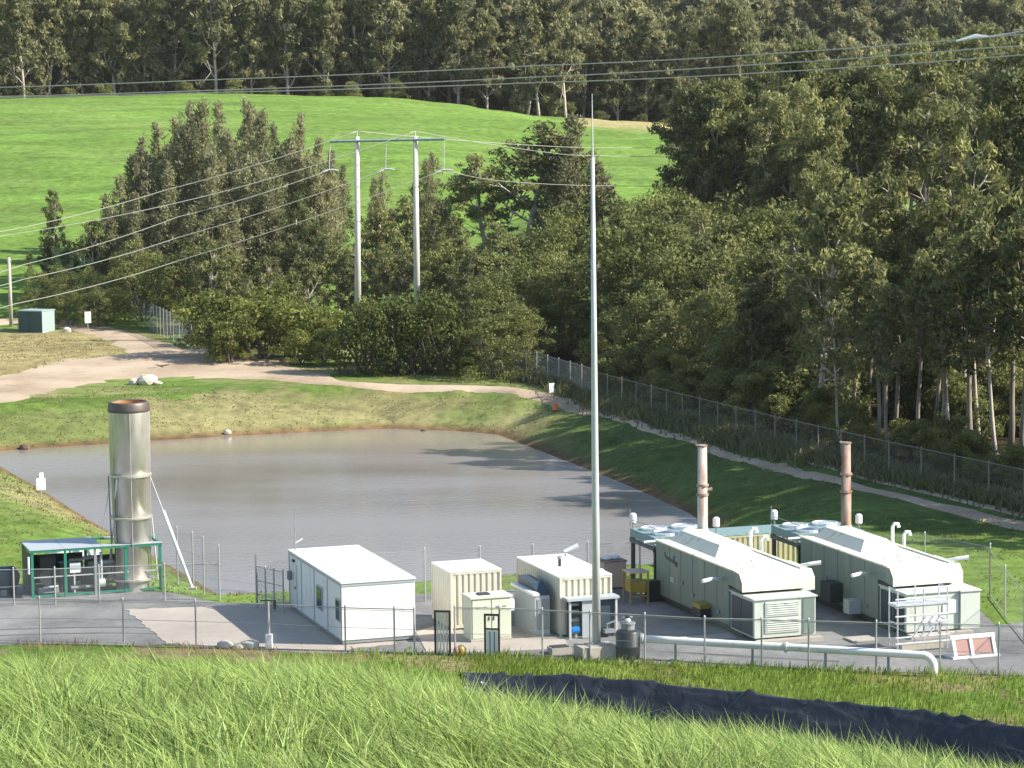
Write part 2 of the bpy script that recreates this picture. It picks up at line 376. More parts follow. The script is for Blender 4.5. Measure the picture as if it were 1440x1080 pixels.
class MB:
    def __init__(s): s.v = []; s.f = []
    def add(s, vs_, fs):
        k = len(s.v); s.v += [tuple(v) for v in vs_]; s.f += [tuple(i + k for i in f) for f in fs]; return s
    def box(s, x0, x1, y0, y1, z0, z1):
        return s.add([(x0, y0, z0), (x1, y0, z0), (x1, y1, z0), (x0, y1, z0), (x0, y0, z1), (x1, y0, z1), (x1, y1, z1), (x0, y1, z1)],
                     [(0, 3, 2, 1), (4, 5, 6, 7), (0, 1, 5, 4), (1, 2, 6, 5), (2, 3, 7, 6), (3, 0, 4, 7)])
    def tube(s, pts, rad, sides=8, cap=True):
        pts = [Vector(p) for p in pts]
        if not hasattr(rad, '__len__'): rad = [rad] * len(pts)
        vs_, fs = [], []
        u = None
        for i, p in enumerate(pts):
            d = (pts[min(i + 1, len(pts) - 1)] - pts[max(i - 1, 0)]).normalized()
            if u is None:
                u = d.orthogonal().normalized()
            u = (u - d * u.dot(d)).normalized()
            w = d.cross(u)
            for k in range(sides):
                a = 2 * math.pi * k / sides
                vs_.append(p + (u * math.cos(a) + w * math.sin(a)) * rad[i])
        for i in range(len(pts) - 1):
            for k in range(sides):
                k2 = (k + 1) % sides
                fs.append((i * sides + k, i * sides + k2, (i + 1) * sides + k2, (i + 1) * sides + k))
        if cap:
            fs.append(tuple(range(sides - 1, -1, -1)))
            fs.append(tuple(range((len(pts) - 1) * sides, len(pts) * sides)))
        return s.add(vs_, fs)
    def lathe(s, prof, c=(0, 0, 0), sides=24, close=True):
        vs_, fs = [], []
        for r, z in prof:
            for k in range(sides):
                a = 2 * math.pi * k / sides
                vs_.append((c[0] + r * math.cos(a), c[1] + r * math.sin(a), c[2] + z))
        for i in range(len(prof) - 1):
            for k in range(sides):
                k2 = (k + 1) % sides
                fs.append((i * sides + k, i * sides + k2, (i + 1) * sides + k2, (i + 1) * sides + k))
        if close:
            fs.append(tuple(range(sides - 1, -1, -1)))
            fs.append(tuple(range((len(prof) - 1) * sides, len(prof) * sides)))
        return s.add(vs_, fs)
    def prism(s, poly, x0, x1):                           # polygon in (y,z), extruded along x
        n_ = len(poly)
        vs_ = [(x0, y, z) for y, z in poly] + [(x1, y, z) for y, z in poly]
        fs = [tuple(range(n_)), tuple(range(2 * n_ - 1, n_ - 1, -1))]
        for i in range(n_):
            j = (i + 1) % n_
            fs.append((i, i + n_, j + n_, j))
        return s.add(vs_, fs)
    def build(s, name, mat, parent=None, bevel=0., smooth=False):
        me = bpy.data.meshes.new(name)
        me.from_pydata(s.v, [], s.f)
        bm = bmesh.new(); bm.from_mesh(me)
        bmesh.ops.recalc_face_normals(bm, faces=bm.faces)
        if bevel:
            bmesh.ops.bevel(bm, geom=[e for e in bm.edges], offset=bevel, segments=2, profile=.6, affect='EDGES')
        bm.to_mesh(me); bm.free()
        if smooth:
            for p in me.polygons: p.use_smooth = len(p.vertices) == 4
        return link(name, me, mat, parent)
def lump(name, mat, parent, c, r, seed=0, sub=2, amp=.3):
    bm = bmesh.new()
    bmesh.ops.create_icosphere(bm, subdivisions=sub, radius=1)
    rr = random.Random(seed)
    off = (rr.random() * 50, rr.random() * 50)
    for v in bm.verts:
        k = 1 + amp * (float(fbm(np.array([v.co.x * 1.6 + off[0]]), np.array([v.co.y * 1.6 + v.co.z * 1.3 + off[1]]), 2)[0]) - .5) * 2
        v.co = Vector((c[0] + v.co.x * r[0] * k, c[1] + v.co.y * r[1] * k, c[2] + v.co.z * r[2] * k))
    me = bpy.data.meshes.new(name); bm.to_mesh(me); bm.free()
    return link(name, me, mat, parent)

YAW = math.radians(18.5)
CB, SB = math.cos(YAW), math.sin(YAW)
def loc2w(o, x, y, z):
    return Vector((o.x + x * CB - y * SB, o.y + x * SB + y * CB, z))

# ------------------------------------------------------------------ ground sheet
def grid_axis(segs):
    out = []
    for a, b_, st in segs:
        out += list(np.arange(a, b_, st))
    return np.array(out + [segs[-1][1]])
gx = grid_axis([(-900, -200, 50), (-200, -70, 5), (-70, -42, 1.2), (-42, 46, .55), (46, 80, 1.2), (80, 220, 5), (220, 900, 50)])
gy = grid_axis([(-120, 0, 20), (0, 14, 2), (14, 84, .6), (84, 120, .5), (120, 260, .6), (260, 330, 1.2), (330, 560, 2.5), (560, 1500, 40)])
XX, YY = np.meshgrid(gx, gy)
ZZ = height(XX, YY)
nx, ny = len(gx), len(gy)
V = np.stack([XX.ravel(), YY.ravel(), ZZ.ravel()], 1)
ii = (np.arange(ny - 1)[:, None] * nx + np.arange(nx - 1)[None, :]).ravel()
Fq = np.stack([ii, ii + 1, ii + nx + 1, ii + nx], 1)
me = fast_mesh('ground', V, Fq, smooth=True)
# ground-cover colours
fence_px = [(690, 524), (740, 533), (835, 562), (960, 597), (1090, 632), (1250, 672), (1440, 715), (1600, 755)]
FW = [G(a, b_) for a, b_ in fence_px]
FX = np.array([p.y for p in FW][::-1]); FYx = np.array([p.x for p in FW][::-1])
x, y = XX.ravel(), YY.ravel()
def mix(c, col, w):
    return c + (np.array(col)[None, :] - c) * np.clip(w, 0, 1)[:, None]
nz1 = fbm(x / 9., y / 9., 21); nz2 = fbm(x / 3., y / 3., 31)
cov = np.tile(np.array([[.17, .20, .065]]), (len(x), 1))
cov = mix(cov, (.26, .22, .11), sm(.5, .7, nz1) * .7)
sdp = poly_sd(x, y, POND)
cov = mix(cov, (.115, .18, .035), sm(.45, .6, nz2) * sm(4, 9, sdp) * sm(150, 200, y))
cov = mix(cov, (.13, .20, .04), (1 - sm(150, 165, y)) * sm(-60, -20, -x))             # near left bank, lush
cov = mix(cov, (.075, .12, .03), sm(0, 6, x) * sm(140, 150, y) * (1 - sm(205, 225, y)) * .9)   # right bank grass, darkened to carry the tree shade
cov = mix(cov, (.16, .10, .05), (1 - sm(.2, 1.3, sdp)) * sm(-1.5, -.2, sdp))          # muddy rim
cov = mix(cov, (.10, .09, .06), 1 - sm(-1.5, -.3, sdp))
# left dry paddock
cov = mix(cov, (.33, .26, .13), sm(222, 232, y) * (1 - sm(262, 275, y)) * (1 - sm(-38, -32, x)) * (.55 + .45 * nz2))
# pasture hill
pas = sm(262, 276, y + 6 * (nz1 - .5)) * (1 - sm(476, 486, y))
cov = mix(cov, (.135, .228, .042), pas)
cov = mix(cov, (.165, .24, .06), pas * sm(.5, .65, fbm(x / 22., y / 9., 41)) * .45)
cov = mix(cov, (.105, .165, .036), pas * sm(.54, .68, fbm(x / 12., y / 7., 43)) * .25)
cov = mix(cov, (.22, .235, .085), pas * sm(.60, .70, fbm(x / 8., y / 6., 44)) * .15)
cov = mix(cov, (.33, .29, .13), sm(430, 450, y) * (1 - sm(478, 488, y)) * sm(8, 14, x))
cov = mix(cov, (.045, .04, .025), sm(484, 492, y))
# forest floor beyond the right-hand fence
fx = np.interp(y, FX, FYx)
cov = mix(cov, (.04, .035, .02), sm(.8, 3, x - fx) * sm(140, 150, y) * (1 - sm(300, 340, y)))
# verge and batter
cov = mix(cov, (.12, .19, .035), (1 - sm(119, 122, y)))
cov = mix(cov, (.24, .19, .11), (1 - sm(119, 122, y)) * sm(.52, .66, nz2) * .9)
cov = mix(cov, (.035, .06, .014), 1 - sm(78, 90, y))  # dark ground tone stands in for shade between the grass tufts
ca = me.attributes.new('cover', 'FLOAT_COLOR', 'POINT')
ca.data.foreach_set('color', np.concatenate([cov, np.ones((len(x), 1))], 1).astype(np.float32).ravel())
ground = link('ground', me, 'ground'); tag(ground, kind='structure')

# water
mb = MB(); mb.add([(POND[:, 0].mean() + (p[0] - POND[:, 0].mean()) * 1.06, POND[:, 1].mean() + (p[1] - POND[:, 1].mean()) * 1.06, WATER_Z) for p in POND], [tuple(range(len(POND)))])
tag(mb.build('pond', 'water'), kind='structure')

# draped strips (tracks)
def strip(name, pts, widths, mat, lift=.05, seed=0, step=.6, across=7):
    pts = [Vector((p[0], p[1])) for p in pts]
    seg = [0]
    for a, b_ in zip(pts, pts[1:]): seg.append(seg[-1] + (b_ - a).length)
    tt = np.arange(0, seg[-1], step)
    # smoothed centre line
    px_ = np.interp(tt, seg, [p.x for p in pts]); py_ = np.interp(tt, seg, [p.y for p in pts])
    k = 9
    ker = np.ones(k) / k
    pad = lambda q: np.convolve(np.concatenate([np.full(k // 2, q[0]), q, np.full(k // 2, q[-1])]), ker, 'valid')
    px_, py_ = pad(px_), pad(py_)
    ww = np.interp(tt, seg, widths)
    dx, dy = np.gradient(px_), np.gradient(py_)
    ln = np.hypot(dx, dy); nxv, nyv = -dy / ln, dx / ln
    wl = ww * (.5 + .35 * (fbm(tt / 2.5, tt * 0 + seed, 51) - .5)); wr = ww * (.5 + .35 * (fbm(tt / 2.5, tt * 0 + seed + 9, 52) - .5))
    s_ = np.linspace(-1, 1, across)
    off = np.where(s_[None, :] < 0, s_[None, :] * wl[:, None], s_[None, :] * wr[:, None])
    X = px_[:, None] + nxv[:, None] * off; Y = py_[:, None] + nyv[:, None] * off
    edge = (np.abs(s_) > .99)[None, :]
    Z = height(X, Y) + np.where(edge, -.03, lift)
    n_, k_ = X.shape
    V = np.stack([X.ravel(), Y.ravel(), Z.ravel()], 1)
    i_ = (np.arange(n_ - 1)[:, None] * k_ + np.arange(k_ - 1)[None, :]).ravel()
    me = fast_mesh(name, V, np.stack([i_, i_ + 1, i_ + k_ + 1, i_ + k_], 1), smooth=True)
    return tag(link(name, me, mat), kind='structure')
road = [G(a, b_) for a, b_ in [(-120, 575), (0, 547), (90, 530), (170, 515), (235, 508), (310, 518), (400, 528), (480, 540), (580, 546), (690, 546), (760, 556), (820, 574), (850, 584)]]
strip('dirt_road', road, [11, 11, 12, 16, 21, 17, 7, 2.6, 1.7, 1.5, 1.8, 2.0, 1.8], 'track', .06, 1)
strip('dirt_side_road', [G(a, b_) for a, b_ in [(235, 505), (205, 486), (165, 470), (110, 458), (40, 452), (-60, 456)]], [6, 5, 5, 4.5, 4, 4], 'track', .09, 4)
rut = [(836, 577), (900, 597), (980, 622), (1090, 655), (1200, 684), (1320, 712), (1440, 740), (1560, 770)]
strip('wheel_track', [G(a, b_) for a, b_ in rut], [1.4, 1.2, 1.1, 1.2, 1.3, 1.8, 2.4, 2.6], 'track', .05, 6, .4, 5)
strip('wheel_track', [G(a, b_ - 15) for a, b_ in rut], [.9, .6, .55, .6, .7, .9, 1.5, 1.7], 'track', .05, 8, .4, 5)

# plant yard: gravel with concrete aprons on it
def sheet(name, pts, z, mat, thick=.25):
    mb = MB(); n_ = len(pts)
    mb.add([(p[0], p[1], z) for p in pts] + [(p[0], p[1], z - thick) for p in pts],
           [tuple(range(n_))] + [(i, i + n_, (i + 1) % n_ + n_, (i + 1) % n_) for i in range(n_)])
    return tag(mb.build(name, mat), kind='structure')
pp = lambda L: [P(a, b_) for a, b_ in L]
sheet('gravel_yard', pp([(-180, 913), (60, 906), (240, 908), (420, 918), (620, 921), (800, 930), (1000, 938), (1200, 944), (1420, 950), (1560, 955), (1540, 862), (1400, 880), (1370, 852), (1180, 838), (880, 822), (560, 838), (372, 850), (318, 850), (240, 834), (60, 826), (-180, 832)]), .02, 'gravel')
def rough_edge(pts, amp, step=.5, seed=0):
    rr_ = random.Random(seed); out = []
    for a_, b_ in zip(pts, pts[1:] + pts[:1]):
        k_ = max(1, int((b_ - a_).length / step))
        out += [a_.lerp(b_, i / k_) + Vector((rr_.uniform(-amp, amp), rr_.uniform(-amp, amp), 0)) for i in range(k_)]
    return out
for q_, pts_ in enumerate(([(-60, 889), (60, 884), (170, 882), (300, 886), (420, 897)], [(-60, 897), (60, 892), (170, 890), (290, 895), (400, 905)], [(640, 910), (760, 908), (900, 915), (1050, 924), (1200, 932)])):
    strip('tyre_track', [P(a_, b_) for a_, b_ in pts_], [.42] * 5 if q_ < 2 else [.6] * 5, 'gravel_dark', .027, 11 + q_, .4, 5)
sheet('concrete_apron', rough_edge(pp([(176, 858), (300, 853), (410, 848), (560, 905), (480, 916), (330, 912), (236, 906)]), .16, .45, 3), .04, 'slab', .06)
sheet('cabinet_slab', pp([(585, 890), (640, 872), (790, 890), (800, 912), (690, 918), (600, 918)]), .045, 'slab', .06)

# black liner along the ditch
nl, ml = 420, 36
tt = np.linspace(DX[0] - .2, DX[-1], nl)
ss = np.linspace(0, 1, ml)
lip = -.2 + (fbm(tt / 2.0, tt * 0, 66, 3) - .5) * .5
X = np.repeat(tt[:, None], ml, 1); SS = lip[:, None] + (2.2 - lip[:, None]) * ss[None, :]
Y = np.interp(X, DX, DY) - SS
X = X + (fbm(Y * 1.2, X * .5, 67) - .5) * .5
folds = 1 - np.abs(2 * fbm(X * .9 + SS * 1.1, SS * .35 + X * .15, 61, 2) - 1)
folds = np.clip((folds - .72) / .28, 0, 1) ** 1.2 * .17
slack = (1 - np.abs(2 * fbm(X * .5, SS * 1.5 + 3, 63, 2) - 1)); slack = np.clip((slack - .7) / .3, 0, 1) * .08
Z = np.maximum(height(X, Y), -1.9) + .10 + (folds + slack + (fbm(X * 2.4, SS * 1.2, 64, 2) - .5) * .06) * sm(0, .08, ss)[None, :]
i_ = (np.arange(nl - 1)[:, None] * ml + np.arange(ml - 1)[None, :]).ravel()
me = fast_mesh('pond_liner', np.stack([X.ravel(), Y.ravel(), Z.ravel()], 1), np.stack([i_, i_ + 1, i_ + ml + 1, i_ + ml], 1), smooth=True)
tag(link('ditch_liner', me, 'liner'), 'wrinkled black plastic liner sheet covering the ditch bank beside the green verge', 'plastic sheet')

# ------------------------------------------------------------------ plant buildings
def corr(mb, axis, a0, a1, fixed, z0, z1, depth, pitch, outward):
    """corrugated wall strip: runs along axis 'x' or 'y' at 'fixed'; grooves go inward by depth"""
    n_ = max(1, round((a1 - a0) / pitch)); p_ = (a1 - a0) / n_
    pr = []
    for i in range(n_):
        a = a0 + i * p_
        pr += [(a, 0), (a + p_ * .52, 0), (a + p_ * .62, 1), (a + p_ * .90, 1)]
    pr.append((a1, 0))
    vs_, fs = [], []
    for a, g in pr:
        q = fixed - outward * g * depth
        for z in (z0, z1):
            vs_.append((a, q, z) if axis == 'x' else (q, a, z))
    for i in range(len(pr) - 1):
        fs.append((2 * i, 2 * i + 2, 2 * i + 3, 2 * i + 1))
    return mb.add(vs_, fs)
def container(name, label, anchor, W, L, H, mat, roofmat, group=None, skirt=.12, right_mat=None):
    t = thing(name, label, 'container', (anchor.x, anchor.y, .02), YAW, group)
    b0, e = skirt, .09
    corr(MB(), 'x', e, W - e, .02, b0 + .12, H - .1, .055, .275, -1).build('front_wall', mat, t)
    corr(MB(), 'y', e, L - e, .02, b0 + .12, H - .1, .03, .275, -1).build('side_wall', mat, t)
    corr(MB(), 'y', e, L - e, W - .02, b0 + .12, H - .1, .03, .275, 1).build('side_wall', mat, t)
    MB().box(e, W - e, L - .06, L - .02, b0 + .12, H - .1).build('rear_wall', mat, t)
    for cx in (0, W - e):
        for cy in (0, L - e):
            MB().box(cx, cx + e, cy, cy + e, 0, H - .002).build('corner_post', mat, t, .008)
    MB().box(e, W - e, .005, .1, b0 - .02, b0 + .118).box(e, W - e, L - .1, L - .005, b0 - .02, b0 + .118).box(.005, .1, .1, L - .1, b0 - .02, b0 + .118).box(W - .1, W - .005, .1, L - .1, b0 - .02, b0 + .118).build('base_rail', mat, t)
    MB().box(-.01, W + .01, -.01, L + .01, H, H + .05).build('roof', roofmat, t, .012)
    mb = MB()
    mb.box(e, W - e, .004, .07, H - .1, H - .003).box(.004, .07, e, L - e, H - .1, H - .003).box(W - .07, W - .004, e, L - e, H - .1, H - .003)
    mb.build('top_rail', mat, t)
    return t

# white site office
a = P(479.6, 819, 2.86)
t = thing('site_office', 'long white flat-roofed portable office with dark side window', 'building', (a.x, a.y, .02), YAW)
W_, L_, H_ = 3.42, 9.7, 2.84
MB().box(.02, W_ - .02, .02, L_ - .02, .22, H_ - .08).build('wall', 'white', t)
MB().box(-.03, W_ + .03, -.05, L_ + .05, H_ - .08, H_).build('roof', 'white', t, .02)
MB().box(0, W_, -.012, .0, H_ - .2, H_ - .085).box(-.012, 0, 0, L_, H_ - .2, H_ - .085).build('fascia', 'palegrey', t)
for k, yy in enumerate((.04, 2.45, 4.85, 7.25, L_ - .1)):
    MB().box(-.012, .018, yy, yy + .06, .22, H_ - .2).build('cover_strip', 'palegrey', t)
MB().box(.05, W_ - .05, .06, .16, .06, .218).box(.05, W_ - .05, L_ - .16, L_ - .06, .06, .218).box(.06, .16, .17, L_ - .17, .06, .218).box(W_ - .16, W_ - .06, .17, L_ - .17, .06, .218).build('chassis', 'grey', t)
w = MB().box(-.035, .01, 3.35, 4.35, .95, 2.05).build('window', 'palegrey', t)
MB().box(-.05, -.036, 3.42, 4.28, 1.02, 1.98).build('pane', 'glass', w)
w = MB().box(-.035, .01, .25, .95, 1.0, 2.0).build('window', 'palegrey', t)
MB().box(-.05, -.036, .32, .88, 1.07, 1.93).build('pane', 'glass', w)
dr = MB().box(-.03, .01, 8.2, 9.05, .25, 2.3).build('door', 'white', t)
MB().box(-.07, -.031, 8.3, 8.36, 1.15, 1.28).build('handle', 'dark', dr)
MB().box(-.09, -.012, 8.45, 8.75, 2.42, 2.52).build('door_light', 'dark', t)
MB().box(-.22, -.012, 8.9, 9.2, 1.5, 1.9).build('meter_box', 'grey', t)
for yy in (.3, 2.6, 5.0, 7.3, 9.2):
    MB().box(.1, .5, yy, yy + .3, -.02, .058).build('support_block', 'conc', t)
    MB().box(W_ - .5, W_ - .1, yy, yy + .3, -.02, .058).build('support_block', 'conc', t)
MB().tube([(.25, 9.3, H_), (.25, 9.3, H_ + 1.9)], [.03, .012], 6).build('aerial', 'grey', t)
MB().tube([(.25, 9.3, H_ + .35), (.6, 9.25, H_ + .55)], .03, 6).build('aerial_bracket', 'white', t)

# small cream container, and the longer one beside the mast
a = P(633.3, 805.5, 2.7)
container('shipping_container', 'short cream corrugated container with flat white roof beside the site office', a, 2.44, 3.0, 2.66, 'cream', 'white')
a2 = P(787, 813, 2.7)
t = container('shipping_container', 'longer cream corrugated container with chimney pipe and lamp on its roof behind mast', a2, 2.5, 6.06, 2.66, 'cream', 'white')
v = MB().tube([(1.0, 2.8, 2.71), (1.0, 2.8, 3.05)], .075, 10).build('roof_vent', 'dark', t)
MB().lathe([(.12, 3.05), (.12, 3.13), (.03, 3.17)], (1.0, 2.8, 0), 10).build('cap', 'grey', v)
v = MB().tube([(2.2, 5.4, 2.7), (2.2, 5.4, 2.95)], .03, 6).build('lamp_bracket', 'grey', t)
MB().tube([(2.1, 5.3, 2.95), (2.75, 5.1, 3.22)], [.07, .12], 8).build('floodlight', 'white', v)
MB().box(1.9, 2.3, .5, .75, 2.7, 2.85).build('roof_box', 'white', t)

# cabinet leaning on the long container's left wall
a = P(751, 835, 2.0)
t = thing('equipment_cabinet', 'narrow shaded cabinet with white lid against the long cream container', 'cabinet', (a.x, a.y, .02), YAW)
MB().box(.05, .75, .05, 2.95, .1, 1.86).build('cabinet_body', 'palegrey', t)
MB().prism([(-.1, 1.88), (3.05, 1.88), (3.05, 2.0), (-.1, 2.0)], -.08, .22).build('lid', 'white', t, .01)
MB().box(.16, .70, .02, .048, .3, 1.7).build('cabinet_door', 'grey', t)
MB().box(.0, .8, 0, 3.0, -.01, .1).build('plinth', 'conc', t)
MB().prism([(.0, 1.87), (2.9, 1.87), (2.9, 2.35), (1.0, 2.3)], .23, .78).build('hood', 'darkblue', t)  # dark blue block puts the shade beside the lid into its colour

# pale green two-door cabinet
a = P(663, 905, 0)
t = thing('electrical_cabinet', 'pale green two-door electrical cabinet standing before the short cream container', 'cabinet', (a.x, a.y, .045), YAW)
MB().box(0, 1.87, .0, 1.15, .09, 1.93).build('cabinet_body', 'cab', t)
MB().box(-.06, 1.93, -.08, 1.22, 1.932, 2.03).build('roof', 'cab', t, .015)
MB().box(-.02, 1.89, -.02, 1.17, 0, .088).build('plinth', 'conc', t)
for k, x0 in enumerate((.06, .97)):
    dr = MB().box(x0, x0 + .85, -.028, -.003, .16, 1.86).build('door', 'cab', t, .004)
    for j in range(2):
        MB().box(x0 + .18 + j * .32, x0 + .36 + j * .32, -.04, -.029, 1.52, 1.58).build('vent', 'grey', dr)
    MB().box(x0 + (.74 if k == 0 else .05), x0 + (.79 if k == 0 else .10), -.06, -.029, .95, 1.12).build('handle', 'dark', dr)
MB().box(1.9, 2.12, .25, .75, 1.25, 1.75).build('side_box', 'white', t)
MB().box(.5, 1.0, .3, .8, 2.031, 2.09).build('roof_vent', 'dark', t)

# canopy kiosk in front of the long container
a = P(801, 900, 0)
t = thing('pump_kiosk', 'open-fronted grey pump kiosk with flat canopy below the long cream container', 'kiosk', (a.x, a.y, .02), YAW)
MB().box(-.12, 2.36, -.1, .62, 1.72, 1.84).build('canopy', 'palegrey', t, .01)
MB().box(0, .09, 0, .09, 0, 1.718).build('post', 'alu', t)
MB().box(2.2, 2.29, 0, .09, 0, 1.718).build('post', 'alu', t)
MB().box(.1, 2.19, .55, .6, 0, 1.718).build('back_panel', 'dark', t)
MB().box(.62, 1.1, .02, .06, .02, 1.70).build('door', 'palegrey', t)
MB().box(1.42, 2.19, .12, .16, .02, 1.70).build('mesh_panel', 'darkblue', t)
for zz in (.75, 1.15, 1.45):
    MB().box(.12, .56, .25, .45, zz, zz + .12).build('gauge_box', 'grey', t)
MB().box(1.6, 2.1, -.25, .1, .2, .35).tube([(1.75, -.1, .35), (1.75, -.1, .6), (2.1, -.1, .7)], .04, 6).build('pump', 'grey', t)
t2 = thing('blue_drum', 'bright blue plastic drum lying inside the pump kiosk', 'drum', loc2w(a, .36, .2, .28), YAW)
MB().tube([(-.2, 0, .1), (-.19, 0, .1), (.15, -.02, .14), (.17, -.02, .14)], [.1, .16, .17, .1], 14).build('drum_body', 'blue', t2)
MB().box(-.02, .06, -.06, .06, -.24, .02).build('stand', 'palegrey', t2)

# ------------------------------------------------------------------ generator enclosures
def genset(label, a, first, stackmat, L):
    t = thing('generator_enclosure', label, 'generator', (a.x, a.y, .02), YAW, None)
    W = 3.25
    prof = [(0, 2.12), (0, 2.5), (.32, 2.86), (L, 2.86), (L, .22), (1.55, .22), (1.55, 2.2)]
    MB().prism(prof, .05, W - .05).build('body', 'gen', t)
    # roof skin: pale, wraps over the front hood
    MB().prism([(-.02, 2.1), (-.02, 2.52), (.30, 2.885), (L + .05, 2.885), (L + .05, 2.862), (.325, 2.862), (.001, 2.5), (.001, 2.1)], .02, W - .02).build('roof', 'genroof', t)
    for x0 in (-.03, W - .17):
        MB().box(x0, x0 + .2, .5, L + .05, 2.89, 2.95).build('roof_edge', 'genroof', t, .01)
    MB().box(.3, W - .3, .5, .62, 2.89, 2.93).build('roof_strap', 'gencab', t)
    # truncated hip over the silencer
    x0, x1, y0, y1, zb, zt = .72, 2.85, 4.7, L - .1, 2.89, 3.33
    MB().add([(x0, y0, zb), (x1, y0, zb), (x1, y1, zb), (x0, y1, zb), (x0 + .55, y0 + .75, zt), (x1 - .45, y0 + .75, zt), (x1 - .45, y1 - .1, zt), (x0 + .55, y1 - .1, zt)],
             [(0, 3, 2, 1), (4, 5, 6, 7), (0, 1, 5, 4), (1, 2, 6, 5), (2, 3, 7, 6), (3, 0, 4, 7)]).build('silencer_cover', 'genroof', t)
    for k, (hx, hy) in enumerate(((1.0, 2.7), (1.9, 3.2), (2.5, 2.3), (1.3, 1.7))):
        MB().box(hx, hx + .4, hy, hy + .12, 2.887, 2.93).build('lifting_lug', 'gencab', t)
    # dark block paints shade into the gap under the hood; skid
    MB().box(.1, W - .1, .35, 1.545, 1.95, 2.115).build('hood_gap_shade', 'dark', t)
    MB().box(.15, W - .15, .2, L - .1, .0, .215).build('skid', 'dark', t)
    # lamp arms
    MB().tube([(-.02, 2.3, 2.35), (-.55, 2.0, 2.42), (-1.15, 1.75, 2.40)], [.05, .09, .09], 8).build('lamp_arm', 'white', t)
    MB().tube([(W + .02, 1.3, 2.88), (W + .5, 1.0, 2.98), (W + 1.0, .8, 3.05)], [.05, .09, .1], 8).build('lamp_arm', 'white', t)
    # stepped side duct on the right
    MB().prism([(.5, 1.9), (.5, 2.45), (.85, 2.8), (3.2, 2.8), (3.2, 1.9)], W - .04, W + .55).build('side_duct', 'genroof', t)
    MB().box(W - .04, W + .4, .6, 2.4, .2, 1.88).build('side_duct_leg', 'gencab', t)
    # front louvre cabinet
    cw = 2.95 if first else 2.6
    cb = MB().box(.12, .12 + cw, -1.15, 1.5, .22, 1.92).build('louvre_cabinet', 'gencab', t)
    MB().box(.05, .19 + cw, -1.22, 1.52, 1.922, 1.98).build('cabinet_roof', 'gencab', t)
    if first:
        for r in range(2):
            z0 = .42 + r * .74
            MB().box(.62, 2.3, -1.2, -1.152, z0, z0 + .66).build('louvre_frame', 'gencab', cb, .006)
            for q in range(6):
                MB().add([(.70, -1.205, z0 + .06 + q * .095), (2.22, -1.205, z0 + .06 + q * .095), (2.22, -1.235, z0 + .1 + q * .095), (.70, -1.235, z0 + .1 + q * .095),
                          (.70, -1.205, z0 + .125 + q * .095), (2.22, -1.205, z0 + .125 + q * .095)], [(0, 1, 2, 3), (3, 2, 5, 4), (0, 3, 4), (1, 5, 2)]).build('louvre', 'gencab', cb)
        MB().add([(1.52, -1.21, 1.72), (1.66, -1.21, 1.72), (1.59, -1.21, 1.6), (1.52, -1.2, 1.72), (1.66, -1.2, 1.72), (1.59, -1.2, 1.6)], [(0, 1, 2), (3, 5, 4), (0, 3, 4, 1), (1, 4, 5, 2), (2, 5, 3, 0)]).build('warning_sign', 'dark', t)
        MB().box(2.45, 3.0, -1.2, -1.152, .3, 1.85).build('cabinet_panel', 'gen', cb)
    else:
        MB().box(2.74, 3.7, -1.3, 1.2, .22, 1.9).build('side_cabinet', 'gencab', t)
        MB().box(2.70, 3.76, -1.36, 1.25, 1.902, 1.96).build('cabinet_roof', 'gencab', t)
        MB().box(1.9, 2.66, -1.19, -1.152, .95, 1.55).build('label_panel', 'white', t)
    for q in range(2):
        MB().box(.085, .118, -.95 + q * 1.2, .15 + q * 1.2, .3, 1.8).build('side_door', 'darkblue', cb)
    # side details: nameplate marks, junction boxes, vents
    if first:
        lg = MB().prism([(8.0, 2.28), (9.2, 2.34), (9.2, 2.22), (8.0, 2.10)], .02, .047).build('nameplate', 'darkblue', t)
        MB().box(.018, .0465, 7.7, 7.95, 2.02, 2.24).build('emblem', 'darkblue', lg)
        MB().box(.018, .0465, 8.05, 8.15, 2.32, 2.48).box(.018, .0465, 9.2, 9.28, 2.36, 2.5).build('emblem_mark', 'darkblue', lg)
        MB().box(0, .047, 8.05, 8.5, 1.2, 1.45).build('notice', 'palegrey', t)
        MB().box(-.5, .047, 3.6, 4.6, .75, .95).build('vent_hood', 'yellow', t)
        MB().box(-.48, .047, 3.62, 4.58, .3, .748).build('vent_box', 'dark', t)
    else:
        MB().box(-.55, .047, 3.3, 3.9, .3, .95).build('air_conditioner', 'palegrey', t)
        MB().box(-.6, .047, 5.2, 6.3, .5, 1.4).build('vent_hood', 'dark', t)
    for q, (yy, zz) in enumerate(((2.6, .7), (5.6, .95), (6.9, 1.3))):
        MB().box(-.03, .047, yy, yy + .14, zz, zz + .16).build('junction_box', 'grey', t)
    for yy in (2.9, 4.35, 5.8, 7.25, 8.7):
        MB().box(.032, .0495, yy, yy + .045, .24, 2.83).build('panel_seam', 'gen', t)
    MB().box(.03, .0495, 1.6, L - .1, .22, .34).build('base_channel', 'dark', t)
    # raised radiator deck at the rear
    y0, y1 = L + .35, L + 3.6
    dk = MB().box(.1, 3.6, y0, y1, 2.55, 2.95).build('radiator_deck', 'teal', t)
    for cx in (.12, 3.42):
        for cy in (y0 + .02, y1 - .2):
            MB().box(cx, cx + .17, cy, cy + .17, 0, 2.548).build('deck_leg', 'dark', t)
    MB().box(.06, .1, y0, y1, 2.3, 2.52).box(.1, 3.6, y0 + .19, y0 + .24, 2.2, 2.5).build('deck_beam', 'darkblue', t)
    MB().tube([(-.4, y0 + .1, 2.75), (.6, y0 - .05, 2.8)], .07, 8).build('deck_pipe', 'white', t)
